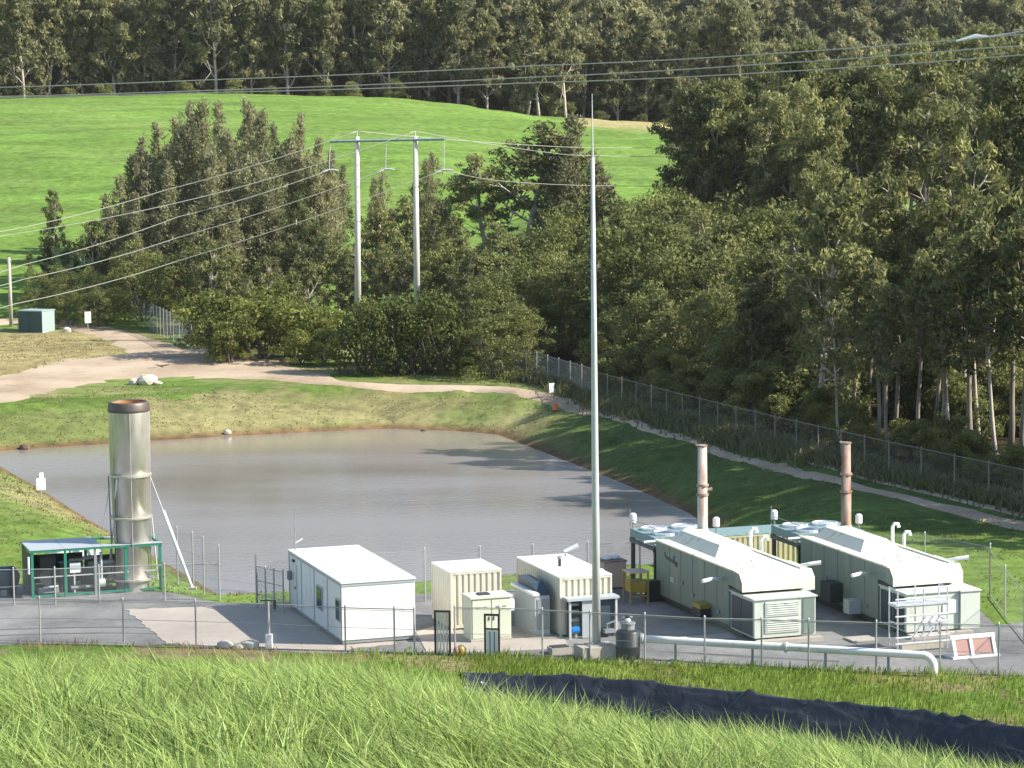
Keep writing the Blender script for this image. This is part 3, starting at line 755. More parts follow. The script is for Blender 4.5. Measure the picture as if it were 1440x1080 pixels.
    for i in range(2):
        for j in range(2):
            fn = MB().lathe([(.64, 2.951), (.64, 3.07), (.58, 3.08), (.55, 2.98)], (1.0 + i * 1.6, y0 + .85 + j * 1.55, 0), 20, False).build('fan_cowl', 'alu', t)
            MB().lathe([(.1, 2.98), (.55, 3.0), (.55, 3.02), (.1, 3.1)], (1.0 + i * 1.6, y0 + .85 + j * 1.55, 0), 16).build('fan_guard', 'palegrey', fn)
    for i, (cx, cy) in enumerate(((.2, y1 - .15), (3.45, y0 + .3))):
        MB().tube([(cx, cy, 2.95), (cx, cy, 3.25)], .04, 6).build('tank_stem', 'grey', t)
        MB().lathe([(.15, 3.25), (.17, 3.3), (.17, 3.65), (.1, 3.72)], (cx, cy, 0), 12).build('header_tank', 'white', t)
    MB().tube([(.1, y1, 2.95), (.1, y1, 3.9)], .02, 5).tube([(.15, y0, 3.4), (.15, y1, 3.4)], .02, 5).build('deck_rail', 'grey', t)
    # exhaust stack
    sx, sy, top = 2.55, L + .2, 7.35
    st = MB().lathe([(.34, 2.9), (.30, 3.2), (.25, 3.35), (.25, 5.0), (.235, 5.0), (.22, top)], (sx, sy, 0), 18).build('exhaust_stack', stackmat, t, smooth=True)
    for zz in (4.9, 5.75 if not first else 5.35):
        MB().lathe([(.30, zz), (.30, zz + .1)], (sx, sy, 0), 18).build('stack_flange', 'rust', st)
    MB().lathe([(.26, top - .06), (.26, top), (.2, top), (.2, top - .06)], (sx, sy, 0), 18, False).build('stack_rim', 'rust', st)
    MB().box(sx - .35, sx - .2, sy - .04, sy + .04, top - .02, top + .06).build('rain_cap_hinge', 'rust', st)
    if first:
        MB().tube([(sx + .2, sy, 5.15), (sx + .48, sy - .05, 5.2)], .09, 8).build('sample_port', 'rust', st)
    # goose-neck breathers near the right roof edge
    for q, (gx_, gy_, gz_) in enumerate(((3.5, 7.0, 1.0), (3.75, 6.3, .7))):
        z0 = 2.6
        MB().tube([(gx_, gy_, z0), (gx_, gy_, z0 + gz_), (gx_ + .1, gy_, z0 + gz_ + .14), (gx_ + .28, gy_, z0 + gz_ + .12), (gx_ + .33, gy_, z0 + gz_ - .05)], .085, 8).build('breather_pipe', 'white', t)
    MB().box(3.22, 4.0, 6.1, 7.3, 2.35, 2.6).build('breather_box', 'white', t)
    MB().tube([(3.85, 6.7, 0), (3.85, 6.7, 2.35)], .07, 8).build('breather_leg', 'grey', t)
    # slab
    MB().box(-.3, (3.6 if first else 4.1), -1.9, L + 3.9, -.012, -.002).build('plinth', 'conc', t)
    MB().box(.1, 3.2, -1.7, -1.25, 0, .18).build('step', 'conc', t)
    return t
g1 = P(1042.7, 809.5, 2.88)
genset('green-grey generator enclosure with dark nameplate marks and pale exhaust stack, nearer the mast', g1, True, 'rustpale', 10.4)
g2 = P(1255, 801.7, 2.88)
genset('green-grey generator enclosure with rust-brown exhaust stack at the right end of yard', g2, False, 'rust', 9.9)

# tubular rack before the right-hand generator
a = P(1262, 918, 0)
t = thing('pipe_rack', 'white tubular metal rack standing against the right-hand generator front', 'rack', (a.x, a.y, .02), YAW)
for x0 in (0, .05 + 1.2, 2.4):
    for y0 in (0, .8):
        MB().tube([(x0, y0, 0), (x0, y0, 2.75)], .035, 6).build('upright', 'alu', t)
for zz in (.35, .62, 1.25, 1.55, 1.95, 2.3, 2.72):
    MB().tube([(-.1, 0, zz), (2.5, 0, zz)], .04, 6).build('rail', 'alu', t)
for zz in (1.25, 1.95, 2.72):
    for x0 in (0, 2.4):
        MB().tube([(x0, 0, zz), (x0, .8, zz)], .03, 6).build('tie', 'alu', t)
for q in range(3):
    MB().tube([(.8 + q * .35, -.05, .7), (1.35 + q * .35, -.05, 1.5)], .045, 6).build('brace', 'alu', t)
MB().box(-.1, 2.5, -.08, .7, 2.02, 2.08).build('shelf', 'alu', t)
MB().box(.2, 2.2, -.05, .3, .05, .28).build('pallet', 'timber', t)
for q in range(4):
    MB().box(1.25 + .28 * q, 1.48 + .28 * q, -.12, .02, .85 + .12 * (q % 2), 1.15 + .12 * (q % 2)).build('valve_box', 'alu', t)

a = P(1338, 926, 0)
t = thing('trestle_barrier', 'low white trestle with two faded red panels before the right-hand generator', 'barrier', (a.x, a.y, .02), YAW)
MB().box(-.1, 2.15, -.35, .5, .0, .09).build('foot_rail', 'white', t)
for x0 in (.0, .82, 1.9):
    MB().prism([(-.3, .09), (-.2, .09), (.1, .85), (.0, .85)], x0, x0 + .14).build('upright', 'white', t)
MB().prism([(.0, .78), (.1, .78), (.13, .95), (.03, .95)], -.05, 2.1).build('top_rail', 'white', t)
for x0, x1 in ((.15, .8), (.98, 1.88)):
    MB().prism([(-.22, .14), (-.19, .14), (.06, .77), (.03, .77)], x0, x1).build('panel', 'pink', t)

# yellow-cream container between and behind the gensets
a = PD(1008, 757, 135.5); a.z = 0
t = container('shipping_container', 'yellow-cream corrugated container with teal roof behind the two generators', Vector((a.x, a.y, 0)), 4.4, 2.44, 1.85, 'yellowstripe', 'teal')
# clutter behind the kiosk
a = PD(850, 826, 131)
t = thing('skip_bin', 'tan metal bin with white bags on top behind the mast', 'bin', (a.x, a.y, .02), YAW)
MB().prism([(0, .1), (0, 1.35), (1.6, 1.35), (1.6, .1)], 0, 1.15).build('bin_body', 'tan', t)
MB().box(-.05, 1.2, -.05, 1.65, 1.352, 1.42).build('rim', 'rust', t)
MB().box(.05, 1.1, .1, 1.5, 0, .098).build('skid', 'dark', t)
for k in range(2):
    lump('bag', 'white', t, (.3 + .45 * k, .5, 1.52), (.28, .3, .12), k)
a = PD(886, 848, 127)
t = thing('chemical_stand', 'yellow framed bunded tank stand left of the first generator', 'tank stand', (a.x, a.y, .02), YAW)
for x0 in (0, .9):
    for y0 in (0, .9):
        MB().box(x0, x0 + .07, y0, y0 + .07, 0, 1.5).build('leg', 'yellow', t)
MB().box(.08, .89, .08, .89, .55, 1.1).build('tank', 'yellow', t, .04)
MB().box(-.02, .99, -.02, .99, 1.5, 1.56).build('frame_top', 'tan', t)
MB().box(0, .97, .0, .06, .35, .42).build('cross_bar', 'yellow', t)
MB().box(1.1, 1.7, .3, .9, 0, 1.0).build('pump_box', 'dark', t)

# ------------------------------------------------------------------ mast on its block, black tank, gas pipe
mbase = P(839, 909, .5)
t = thing('mast_footing', 'square concrete footing block under the tall mast', 'concrete block', (mbase.x, mbase.y, .02), YAW)
MB().box(-.85, .75, -.55, .6, 0, .55).build('block', 'conc', t, .03)
MB().box(-.45, .45, -.36, .4, .552, .585).build('top_plinth', 'conc', t)
tipz = PD(832, 132, mbase.y).z; shz = PD(836, 222, mbase.y).z
t = thing('lightning_mast', 'very tall slender grey steel lightning mast rising in front of pond', 'mast', (mbase.x, mbase.y, .605))
MB().tube([(0, 0, 0), (0, 0, 6), (0, 0, 13), (0, 0, shz - .6)], [.185, .16, .125, .08], 14).build('shaft', 'galv', t, smooth=True)
MB().tube([(0, 0, shz - .62), (0, 0, tipz - .6)], [.045, .015], 6).build('spike', 'galv', t)
MB().lathe([(.3, 0), (.3, .04)], (0, 0, 0), 12).build('base_flange', 'galv', t)
for k in range(6):
    MB().tube([(.25 * math.cos(k), .25 * math.sin(k), .04), (.25 * math.cos(k), .25 * math.sin(k), .1)], .025, 5).build('bolt', 'galv', t)
a = P(789, 921, 0)
t = thing('valve_pit', 'low dark pit box at the left foot of the mast footing', 'pit', (a.x, a.y, .02), YAW)
MB().box(-.4, .5, 0, .7, 0, .28).build('pit_wall', 'conc', t)
MB().box(-.33, .43, .06, .64, .281, .31).build('cover', 'dark', t)
a = P(883, 926, 0)
t = thing('condensate_tank', 'black upright plastic tank with valve fittings right of the mast footing', 'tank', (a.x, a.y, .02))
MB().lathe([(.5, 0), (.52, .05), (.52, .5), (.535, .52), (.535, .56), (.52, .58), (.52, 1.15), (.46, 1.22), (.2, 1.26)], (0, 0, 0), 26).build('tank_body', 'black', t, smooth=True)
MB().lathe([(.3, 1.262), (.3, 1.5), (.34, 1.5), (.34, 1.56)], (0, 0, 0), 16).build('collar', 'grey', t)
v = MB().tube([(0, 0, 1.56), (0, 0, 1.95)], .12, 10).build('valve', 'dark', t)
MB().tube([(-.22, 0, 1.8), (.22, 0, 1.8)], .05, 6).build('handwheel', 'alu', v)
lump('cap', 'white', t, (0, -.12, 1.66), (.13, .13, .12), 3)
pa, pb = P(904, 899, .85), P(1298, 922, .85)
t = thing('gas_pipe', 'long white gas pipe running low before the generators with down-turned end', 'pipe', (pa.x, pa.y, .02))
d = Vector((pb.x - pa.x, pb.y - pa.y, 0)); dn = d.normalized()
path = [Vector((0, 0, .85)) + d * k / 10 for k in range(10)]
for k in range(7):
    ang = math.pi / 2 * k / 6
    path.append(Vector((d.x, d.y, .85)) + dn * (.45 * math.sin(ang)) + Vector((0, 0, -.45 * (1 - math.cos(ang)))))
path.append(path[-1] + Vector((0, 0, -.38)))
MB().tube(path, .165, 12).build('pipe_run', 'white', t, smooth=True)
for k in (1.2, 4, 6.6, 8.8):
    c = d * k / 10
    MB().box(c.x - .05, c.x + .05, c.y - .05, c.y + .05, 0, .68).box(c.x - .2, c.x + .2, c.y - .2, c.y + .2, -.01, .04).build('pipe_support', 'grey', t)
for k in (0, 5.2):
    c = Vector((0, 0, .85)) + d * k / 10
    MB().tube([c - dn * .05, c + dn * .05], .23, 14).build('flange', 'galv', t)
a = P(1085, 905, 0)
for k, (qx, qy) in enumerate(((965, 905), (1200, 905))):
    a = P(qx, qy, 0)
    t = thing('concrete_plinth', ('thin concrete strip below the gas pipe before first generator', 'concrete strip under the pipe beside the tubular rack')[k], 'slab', (a.x, a.y, .03), YAW)
    MB().box(0, 2.4 if k == 0 else 1.2, 0, 1.0, 0, .08).build('strip', 'conc', t, .01)

# ------------------------------------------------------------------ flare compound
a = P(45, 843, 0)
t = thing('flare_enclosure', 'green steel framed open shelter with grey sheet roof around flare base', 'shelter', (a.x, a.y, .02), YAW)
LW, LD, LH = 6.45, 3.0, 2.38
for k, x0 in enumerate((0, 1.62, 3.1, 4.6, LW - .13)):
    MB().box(x0, x0 + .13, 0, .13, .0, LH - .12).build('post', 'grey' if k == 2 else 'green', t)
for x0 in (0, 3.1, LW - .13):
    MB().box(x0, x0 + .13, LD - .13, LD, 0, LH - .12).build('post', 'green', t)
MB().box(-.03, LW + .03, -.04, .1, LH - .118, LH - .01).build('roof_beam', 'green', t)
MB().box(-.03, LW + .03, LD - .1, LD + .04, LH - .118, LH - .01).build('roof_beam', 'green', t)
for x0 in (-.03, LW - .08):
    MB().box(x0, x0 + .11, .101, LD - .101, LH - .118, LH - .01).build('roof_beam', 'green', t)
for k, (x0, x1) in enumerate(((-.05, 1.62), (1.64, 3.1), (3.12, 3.5))):
    MB().box(x0, x1, -.06, LD + .06, LH, LH + .03).build('roof_sheet', 'palegrey', t)
MB().box(3.52, 4.0, -.06, .65, LH, LH + .03).box(4.02, LW + .05, -.06, .45, LH, LH + .03).build('roof_sheet', 'palegrey', t)
MB().box(.14, LW - .14, .02, .1, .06, .16).build('base_rail', 'green', t)
MB().box(.14, LW - .14, .04, .09, 1.0, 1.05).build('mid_rail', 'galv', t)
MB().box(-.02, 0, .14, LD - .14, .3, 2.2).build('side_screen', 'dark', t)
MB().tube([(-.13, -.1, 1.25), (-.13, -.1, 2.1)], .05, 6).build('conduit', 'white', t)
MB().box(.14, 3.0, LD - .12, LD - .09, .25, 1.7).box(3.24, LW - .14, LD - .12, LD - .09, .25, 1.5).build('rear_screen', 'dark', t)
MB().box(4.05, LW - .2, LD - .9, LD - .15, LH, LH + .03).build('roof_sheet', 'palegrey', t)
sh = a
def inshel(x, y): return loc2w(sh, x, y, .02)
t = thing('blower_skid', 'dark blower machine on skid inside left end of green shelter', 'machine', inshel(.45, .7), YAW)
MB().box(0, 1.0, 0, 1.2, .1, .35).build('skid', 'grey', t)
MB().tube([(.5, .1, .9), (.5, 1.0, .9)], .45, 16).build('blower_casing', 'dark', t)
MB().box(.1, .9, .2, .9, 1.3, 1.9).build('motor', 'dark', t, .05)
MB().tube([(.2, -.1, .4), (.95, -.1, .45)], .06, 8).build('hose', 'alu', t)
t = thing('control_panel', 'white control panel box on post inside green shelter', 'control panel', inshel(1.95, .35), YAW)
MB().box(.2, .27, .1, .17, 0, 1.2).build('post', 'alu', t)
MB().box(0, .55, 0, .3, 1.1, 1.6).build('panel_box', 'white', t, .01)
MB().box(-.05, .65, -.1, .35, 1.7, 1.82).build('hood', 'dark', t)
MB().box(.05, .5, -.012, -.001, 1.25, 1.5).build('screen', 'palegrey', t)
t = thing('gas_train', 'grey pipework and valves inside right half of green shelter', 'pipework', inshel(2.9, .5), YAW)
MB().tube([(-.9, 0, .35), (.3, 0, .35), (.3, 0, 1.5), (1.2, .2, 1.5)], .11, 10).build('pipe', 'grey', t)
MB().tube([(.6, -.1, .3), (.6, -.1, 2.05)], .07, 8).build('riser', 'palegrey', t)
MB().tube([(.45, -.2, .55), (.75, -.2, .55)], .22, 14).build('valve', 'alu', t)
MB().box(1.9, 2.4, -.1, .5, 1.2, 1.9).build('junction_box', 'white', t)
for q in range(4):
    MB().box(1.75, 2.25, -.15, -.05, .35 + q * .2, .45 + q * .2).build('valve_bar', 'alu', t)
MB().box(-.2, .5, .6, 1.3, 0, 1.1).build('machine_box', 'dark', t)
MB().box(-1.3, -.5, .7, 1.6, 0, 1.45).build('motor_housing', 'dark', t, .04)
MB().tube([(-.9, .2, 1.7), (.4, .3, 1.75), (1.0, .5, 1.2)], .09, 8).build('header_pipe', 'grey', t)
MB().tube([(2.6, 0, .1), (2.6, 0, 1.9)], .06, 8).tube([(2.9, .1, .1), (2.9, .1, 1.6)], .06, 8).build('riser', 'galv', t)
# flare stack
fb = P(187.5, 829, 0)
t = thing('flare_stack', 'tall heat-stained steel flare cylinder with dark scorched rim above green shelter', 'flare stack', (fb.x, fb.y, .02))
ftop = PD(182, 568, fb.y - 1).z
MB().lathe([(.85, 0), (.85, .5), (.88, .52), (.88, 3.6), (.93, 3.62), (.95, 5.7), (.99, 5.72), (1.0, ftop - .45)], (0, 0, 0), 40, False).build('shell', 'stain', t, smooth=True)
MB().lathe([(.84, ftop - .5), (.84, ftop - .02), (.9, ftop), (.97, ftop - .02), (1.0, ftop - .1), (1.04, ftop - .38), (1.04, ftop - .46), (1.0, ftop - .5)], (0, 0, 0), 40, False).build('rim_collar', 'collar', t, smooth=True)
MB().lathe([(.83, 3), (.83, ftop - .05)], (0, 0, 0), 32, False).build('lining', 'orange_in', t, smooth=True)
for zz in (.5, 3.6, 5.7):
    MB().lathe([(1.0 if zz < 5 else 1.06, zz), (1.06, zz + .02), (1.06, zz + .1), (1.0, zz + .12)], (0, 0, 0), 40).build('stiffener_ring', 'stain', t)
for ang in (-80, 10, 130, 220):
    q = math.radians(ang)
    MB().tube([(.89 * math.cos(q), .89 * math.sin(q), .6), (.95 * math.cos(q), .95 * math.sin(q), 3.6), (1.01 * math.cos(q), 1.01 * math.sin(q), ftop - .5)], .025, 5).build('seam_strip', 'stain', t)
MB().tube([(.98 * math.cos(math.radians(-170)), .98 * math.sin(math.radians(-170)), .6), (-1.08, -.1, 5.7)], .04, 6).build('conduit', 'grey', t)
# guy struts and wires
def rel(p): return (p[0] - fb.x, p[1] - fb.y, p[2])
s1 = P(152, 826, 0); s2 = P(271, 829, 0); s3 = P(133, 815, 0); s4 = P(222, 815, 0)
MB().tube([(-.55, -.85, 5.65), rel(s1)], [.045, .06], 8).build('strut', 'white', t)
k_ = Vector((1.0, -.1, 5.65)); e_ = Vector(rel(s2)); mid = k_.lerp(e_, .30)
MB().tube([k_, mid], .02, 6).build('guy_wire', 'galv', t)
MB().tube([mid, e_], [.09, .07], 8).build('strut', 'white', t)
MB().tube([(-1.0, .3, 5.65), rel(s3)], .02, 6).build('guy_wire', 'galv', t)
MB().tube([(.95, .4, 3.6), rel(s4)], .04, 6).build('strut', 'white', t)
for s_ in (s1, s2):
    q = rel(s_); MB().box(q[0] - .2, q[0] + .2, q[1] - .2, q[1] + .2, -.02, .1).build('anchor_block', 'conc', t)
# sheeted bags behind the shelter
for k, (qx, qy, r) in enumerate(((117, 771, .75), (84, 775, .5), (130, 776, .45))):
    p = PD(qx, qy, 139); z0 = h1(p.x, p.y)
    t = thing('rubble_bag', ('largest white bag lying behind green shelter roof', 'small white bag at left behind green shelter roof', 'small white bag beside the flare cylinder foot')[k], 'bag', (p.x, p.y, z0), 0, 'white bags behind the shelter')
    lump('bag_body', 'white', t, (0, 0, .8), (r, .5, .55), k, 2, .25)
    MB().box(-r * .8, r * .8, -.35, .35, -.1, .5).build('pallet', 'timber', t)
# low dark tank at the far left
a = P(8, 840, 0)
t = thing('dark_tank', 'low dark blue rounded tank by the left edge near shelter', 'tank', (a.x, a.y, .02), YAW)
pts = []
MB().tube([(-3.2, .8, .72), (-3.1, .8, .72), (.55, .8, .72), (.75, .8, .68)], [.3, .66, .66, .35], 20).build('tank_body', 'darkblue', t, smooth=True)
for x0 in (-2.6, -.2):
    MB().box(x0, x0 + .3, .25, 1.35, 0, .3).build('cradle', 'grey', t)
MB().box(-3.2, .8, .1, .16, .45, .5).build('hand_rail', 'galv', t)

# ------------------------------------------------------------------ chain-link fences
def fence(name, label, pts, H, posts=None, mat='mesh', spacing=3.0, rails=(1.0,), prad=.04, wires=(), group=None, pmat='post'):
    o = pts[0]
    t = thing(name, label, 'fence', (o[0], o[1], o[2]), 0, group)
    pts = [Vector(p) - Vector(o) for p in pts]
    if posts is None:
        out = []
        for a, b_ in zip(pts, pts[1:]):
            n_ = max(1, round((b_ - a).length / spacing))
            out += [a.lerp(b_, i / n_) for i in range(n_)]
        posts = out + [pts[-1]]
    else:
        posts = [Vector(p) - Vector(o) for p in posts]
    pm = None
    for p in posts:
        if pm is None:
            q = MB().tube([(0, 0, -.2), (0, 0, H + .08)], prad, 8).lathe([(prad * 1.25, H + .08), (prad * .6, H + .13)], (0, 0, 0), 8).build('post', pmat, t)
            pm = q.data
        else:
            q = link('post', pm, pmat, t)
        q.location = p
    for a, b_ in zip(posts, posts[1:]):
        MB().add([a + Vector((0, 0, .05)), b_ + Vector((0, 0, .05)), b_ + Vector((0, 0, H)), a + Vector((0, 0, H))], [(0, 1, 2, 3)]).build('mesh_panel', mat, t)
        for r in rails:
            MB().tube([a + Vector((0, 0, H * r)), b_ + Vector((0, 0, H * r))], .025, 6).build('rail', pmat, t)
        for w_ in wires:
            MB().tube([a + Vector((0, 0, H * w_)), b_ + Vector((0, 0, H * w_))], .012, 4).build('wire', 'post', t)
    return t
def pf(L): return [P(a, b_) + Vector((0, 0, .02)) for a, b_ in L]
fp = pf([(-60, 903), (57, 903), (174, 905), (276, 908), (378, 911), (486, 917), (555, 919), (583, 920)])
fence('boundary_fence', 'grey chain-link fence along front of yard, left of the gates', fp, 1.95, fp, wires=(.96, .55))
fp = pf([(640, 922), (703, 923), (763, 926), (830, 930), (907, 934), (991, 939), (1071, 941), (1137, 943), (1232, 946), (1322, 948), (1404, 950), (1500, 953)])
fence('boundary_fence', 'grey chain-link fence along front of yard, before generators and pipe', fp, 2.1, fp, wires=(.97, .45))
fence('flare_fence', 'low railed chain-link fence in front of the green shelter', pf([(-50, 853), (78, 851), (140, 848), (232, 845), (309, 844)]), 1.75, pf([(-50, 853), (20, 852), (78, 851), (140, 848), (232, 845), (309, 844)]), rails=(1.0,))
fence('flare_side_fence', 'tall chain-link fence posts right of the flare toward pond', pf([(309, 845), (287, 832), (272, 825), (250, 817)]), 2.65, pf([(309, 845), (287, 832), (272, 825), (250, 817)]), wires=(.62,), rails=())
fp = pf([(361, 856), (480, 850), (598, 846), (675.5, 843), (750, 840), (827, 836), (900, 832), (1010, 828), (1150, 824), (1300, 822), (1392, 840)])
fence('rear_fence', 'chain-link fence along the pond behind the cream containers', fp, 2.5, fp, wires=(.97,), rails=())
fp = pf([(1392, 840), (1413, 868), (1440, 902), (1490, 955)])
fence('side_fence', 'chain-link fence down the right side of yard beside the grassy bank', fp, 2.3, fp, wires=(.97,), rails=(.03,))
fence('gate_fence', 'short grey mesh gate left of the site office', pf([(362, 855), (374, 858), (386, 861), (399, 864)]), 2.0, pf([(362, 855), (374, 858), (386, 861), (399, 864)]), mat='mesh_far', rails=(1.0, .66, .33))
fence('track_fence', 'long weedy chain-link fence running beside the track below the forest', FW[2:], 2.2, mat='mesh_old', spacing=3.2, rails=(1.0,), prad=.045, pmat='oldpost')
fence('bend_fence', 'pale galvanised chain-link panels where the track bends right of thicket', FW[1:3], 2.4, mat='mesh_far', spacing=2.4, rails=(1.0,))
fence('bend_fence', 'chain-link fence end running back into the thicket from bend', [FW[1], FW[0], FW[0] + Vector((-2, 7, 0))], 2.4, mat='mesh_far', spacing=1.6, rails=(1.0,))
lf = [G(a, b_) for a, b_ in [(186, 452), (212, 464), (240, 478), (270, 492)]]
fence('paddock_fence', 'pale weathered chain-link fence at the roadside under sheoaks', lf, 2.6, mat='mesh_far', spacing=1.6, rails=(1.0, .5))

def gate(label, px0, px1, py, H, split):
    a, b_ = P(px0, py), P(px1, py + .6)
    w = (b_ - a).length
    t = thing('steel_gate', label, 'gate', (a.x, a.y, .02), math.atan2(b_.y - a.y, b_.x - a.x))
    MB().box(0, .08, 0, .08, 0, H).build('gate_post', 'dark', t)
    MB().box(w - .08, w, 0, .08, 0, H).build('gate_post', 'dark', t)
    MB().box(.082, w - .082, .01, .07, H - .09, H).build('top_bar', 'dark', t)
    if split:
        MB().box(.082, w - .082, .01, .07, H * .62, H * .66).build('mid_bar', 'dark', t)
        MB().box(.1, w - .1, .02, .05, .05, H * .61).build('infill_panel', 'white', t)
        for k in range(2):
            MB().box(w * (.35 + .28 * k), w * (.35 + .28 * k) + .03, .005, .019, .1, H * .58).build('slot', 'dark', t)
    else:
        for k in range(4):
            x0 = .13 + (w - .3) * k / 3
            MB().tube([(x0, .04, .05), (x0, .04, H - .1)], .035, 6).build('bar', 'alu', t)
        MB().box(.1, w - .1, .075, .09, .05, H - .12).build('backing_mesh', 'mesh_far', t)
        MB().tube([(.3, -.03, H * .5), (w - .12, -.03, H * .42)], .03, 6).build('latch', 'alu', t)
gate('dark framed gate with four upright bars right of the site office', 611, 634, 921, 1.95, False)
gate('dark framed gate with pale lower panel before the green cabinet', 681, 703, 923, 1.85, True)
a = P(378.5, 912)
t = thing('valve_post', 'white based valve post with crossbar in front of the office shadow', 'post', (a.x, a.y, .02))
MB().box(-.15, .15, -.15, .15, 0, .62).build('base', 'white', t, .02)
MB().tube([(0, 0, .62), (0, 0, 2.1)], .06, 8).build('stem', 'post', t)
MB().box(-.35, .35, -.03, .03, 2.1, 2.16).build('crossbar', 'dark', t)
MB().box(.22, .36, -.05, .05, 1.75, 2.098).build('box', 'dark', t)
a = P(647, 922)
t = thing('marker_dome', 'small yellow and red marker dome on the verge by the gates', 'marker', (a.x, a.y, .02))
lump('dome', 'yellow', t, (.05, 0, .2), (.22, .22, .26), 1, 2, .05)
lump('side_patch', 'pink', t, (-.14, -.02, .2), (.16, .2, .2), 2, 2, .05)
for k, (qx, qy, r) in enumerate(((318, 911, .4), (352, 911, .45), (335, 913, .3))):
    p = P(qx, qy)
    t = tag(lump('boulder', 'rock', None, (0, 0, .1), (r, r * .7, r * .6), 20 + k), ('pale rock on the verge, leftmost of three by office shadow', 'pale rock on the verge, nearest the valve post', 'smallest pale rock on the verge between two larger rocks')[k], 'rock', 'verge rocks')
    t.location = p

# ------------------------------------------------------------------ signs, kiosk, rocks by the pond and road
def sign(label, px, py, w, h_, ph, mat='white', cap=False):
    p = G(px, py)
    t = thing('notice_sign', label, 'sign', p, math.radians(32))
    MB().tube([(0, 0.03, -.2), (0, 0.03, ph)], .04, 6).build('post', 'post', t)
    MB().box(-w / 2, w / 2, -.03, 0, ph - h_, ph).build('sign_board', mat, t)
    if cap:
        MB().box(-w * .15, w * .3, -.03, 0, ph + .005, ph + .35).build('upper_board', mat, t)
    return t
sign('white notice sign on the grassy bank left of the flare', 58, 700, .6, .75, 1.25, cap=True)
sign('small white sign on post where track meets pond bank', 776, 560, .5, .75, 1.15)
sign('small white sign board on post right of the green kiosk', 124, 467, .65, 1.1, 2.0)
p = G(781, 577)
t = thing('marker_post', 'short orange marker post on the bank corner', 'marker', p)
MB().lathe([(.28, 0), (.25, .05), (.2, .45), (.1, .6)], (0, 0, 0), 10).build('cone_body', paint('orange_plastic', (.65, .2, .04), .5), t)
MB().box(-.3, .3, -.3, .3, -.05, .02).build('foot', 'dark', t)
p = G(26, 467)
t = thing('pump_kiosk', 'dark green box kiosk with pale roof beside wooden pole at far left', 'kiosk', p, math.radians(-24))
MB().box(0, 2.75, 0, 2.2, 0, 2.05).build('wall', 'kiosk_shaded', t)
MB().box(-.08, 2.85, -.08, 2.28, 2.052, 2.16).build('roof', 'kiosk_lit', t, .02)
MB().box(2.752, 2.8, .02, 2.18, .0, 2.05).build('lit_end_wall', 'kiosk_lit', t)  # pale plate over the dark box, sunlight put into its colour
MB().box(.4, 1.3, -.03, -.002, .1, 1.9).build('door', 'kiosk_shaded', t)
MB().box(-.1, 2.9, -.1, 2.3, -.25, -.002).build('base_slab', 'conc', t)
p = G(202, 541)
t = thing('boulder_pile', 'large pale boulder with smaller stones at the road edge', 'rock', p)
lump('boulder', 'rock', t, (.25, 0, .35), (.85, .7, .55), 5)
lump('boulder', 'rock', t, (-.75, -.1, .2), (.5, .4, .35), 6)
lump('boulder', 'rock', t, (1.15, -.2, .1), (.5, .35, .2), 7)
for k, (qx, qy, r, m_) in enumerate(((35, 633, .4, 'brownrock'), (320, 612, .3, 'rock'), (596, 609, .3, 'brownrock'), (94, 467, .5, 'rock'))):
    p = G(qx, qy)
    o = tag(lump('boulder', m_, None, (0, 0, .12), (r, r * .8, r * .75), 30 + k), ('brown rock at the water edge on far left bank', 'pale stone at the water edge right of flare top', 'brown rock at the water edge of far middle bank', 'white stone beside the side road near kiosk')[k], 'rock')
    o.location = p

# ------------------------------------------------------------------ power poles and wires
def wire(label, pts, r, group, sag=0):
    o = Vector(pts[0])
    path = []
    for a, b_ in zip(pts, pts[1:]):
        a, b_ = Vector(a), Vector(b_)
        for k in range(24):
            f = k / 24
            path.append(a.lerp(b_, f) - Vector((0, 0, sag * 4 * f * (1 - f))) - o)
    path.append(Vector(pts[-1]) - o)
    t = MB().tube(path, r, 5).build('power_line', 'wire', None, smooth=True)
    t.location = o
    return tag(t, label, 'power line', group)
YP = 252.
pb1, pb2 = at(504.5, YP), at(588, YP)
topz = PD(502, 192, YP).z
t = thing('twin_pole_tower', 'tall H-frame power structure of two pale poles and crossarm among trees', 'power pole', pb1)
top1 = PD(502, 192, YP) - pb1; top2 = PD(584, 192, YP) - pb1
base2 = pb2 - pb1
MB().tube([(0, 0, -.5), top1], [.34, .22], 12).build('pole', 'polecon', t, smooth=True)
MB().tube([base2 + Vector((0, 0, -.5)), top2], [.34, .22], 12).build('pole', 'polecon', t, smooth=True)
c0 = PD(464, 199, YP) - pb1; c1 = PD(625, 195.5, YP) - pb1
MB().tube([c0 + Vector((0, -.3, 0)), c1 + Vector((0, -.3, 0))], .13, 6).build('crossarm', 'teal', t)
for q in (top1, top2):
    MB().tube([q, q + Vector((0, 0, .5))], .06, 6).build('earth_peak', 'galv', t)
clamps = []
for k, (ax, ay, bx, by) in enumerate(((464, 199, 463, 239), (543, 197, 542, 238), (624, 196, 624, 239))):
    u, v_ = PD(ax, ay, YP - .3) - pb1, PD(bx, by, YP - .3) - pb1
    ins = MB().tube([u, u.lerp(v_, .2), v_], [.025, .05, .05], 6).build('insulator', 'galv', t)
    MB().tube([v_ + Vector((-.85, 0, -.35)), v_ + Vector((-.5, 0, -.08)), v_, v_ + Vector((.45, 0, 0)), v_ + Vector((.85, 0, -.08))], .09, 6).build('line_clamp', 'alu', ins)
    clamps.append(v_ + pb1)
YL = 238.
gw = 'conductors from the H-frame tower to the left'
e1, e2 = top1 + pb1 + Vector((0, 0, .5)), top2 + pb1 + Vector((0, 0, .5))
wire('uppermost wire running left from the left pole top', [e1, PD(230, 268, 246), PD(0, 326, YL), PD(-300, 392, YL - 14)], .031, gw, .25)
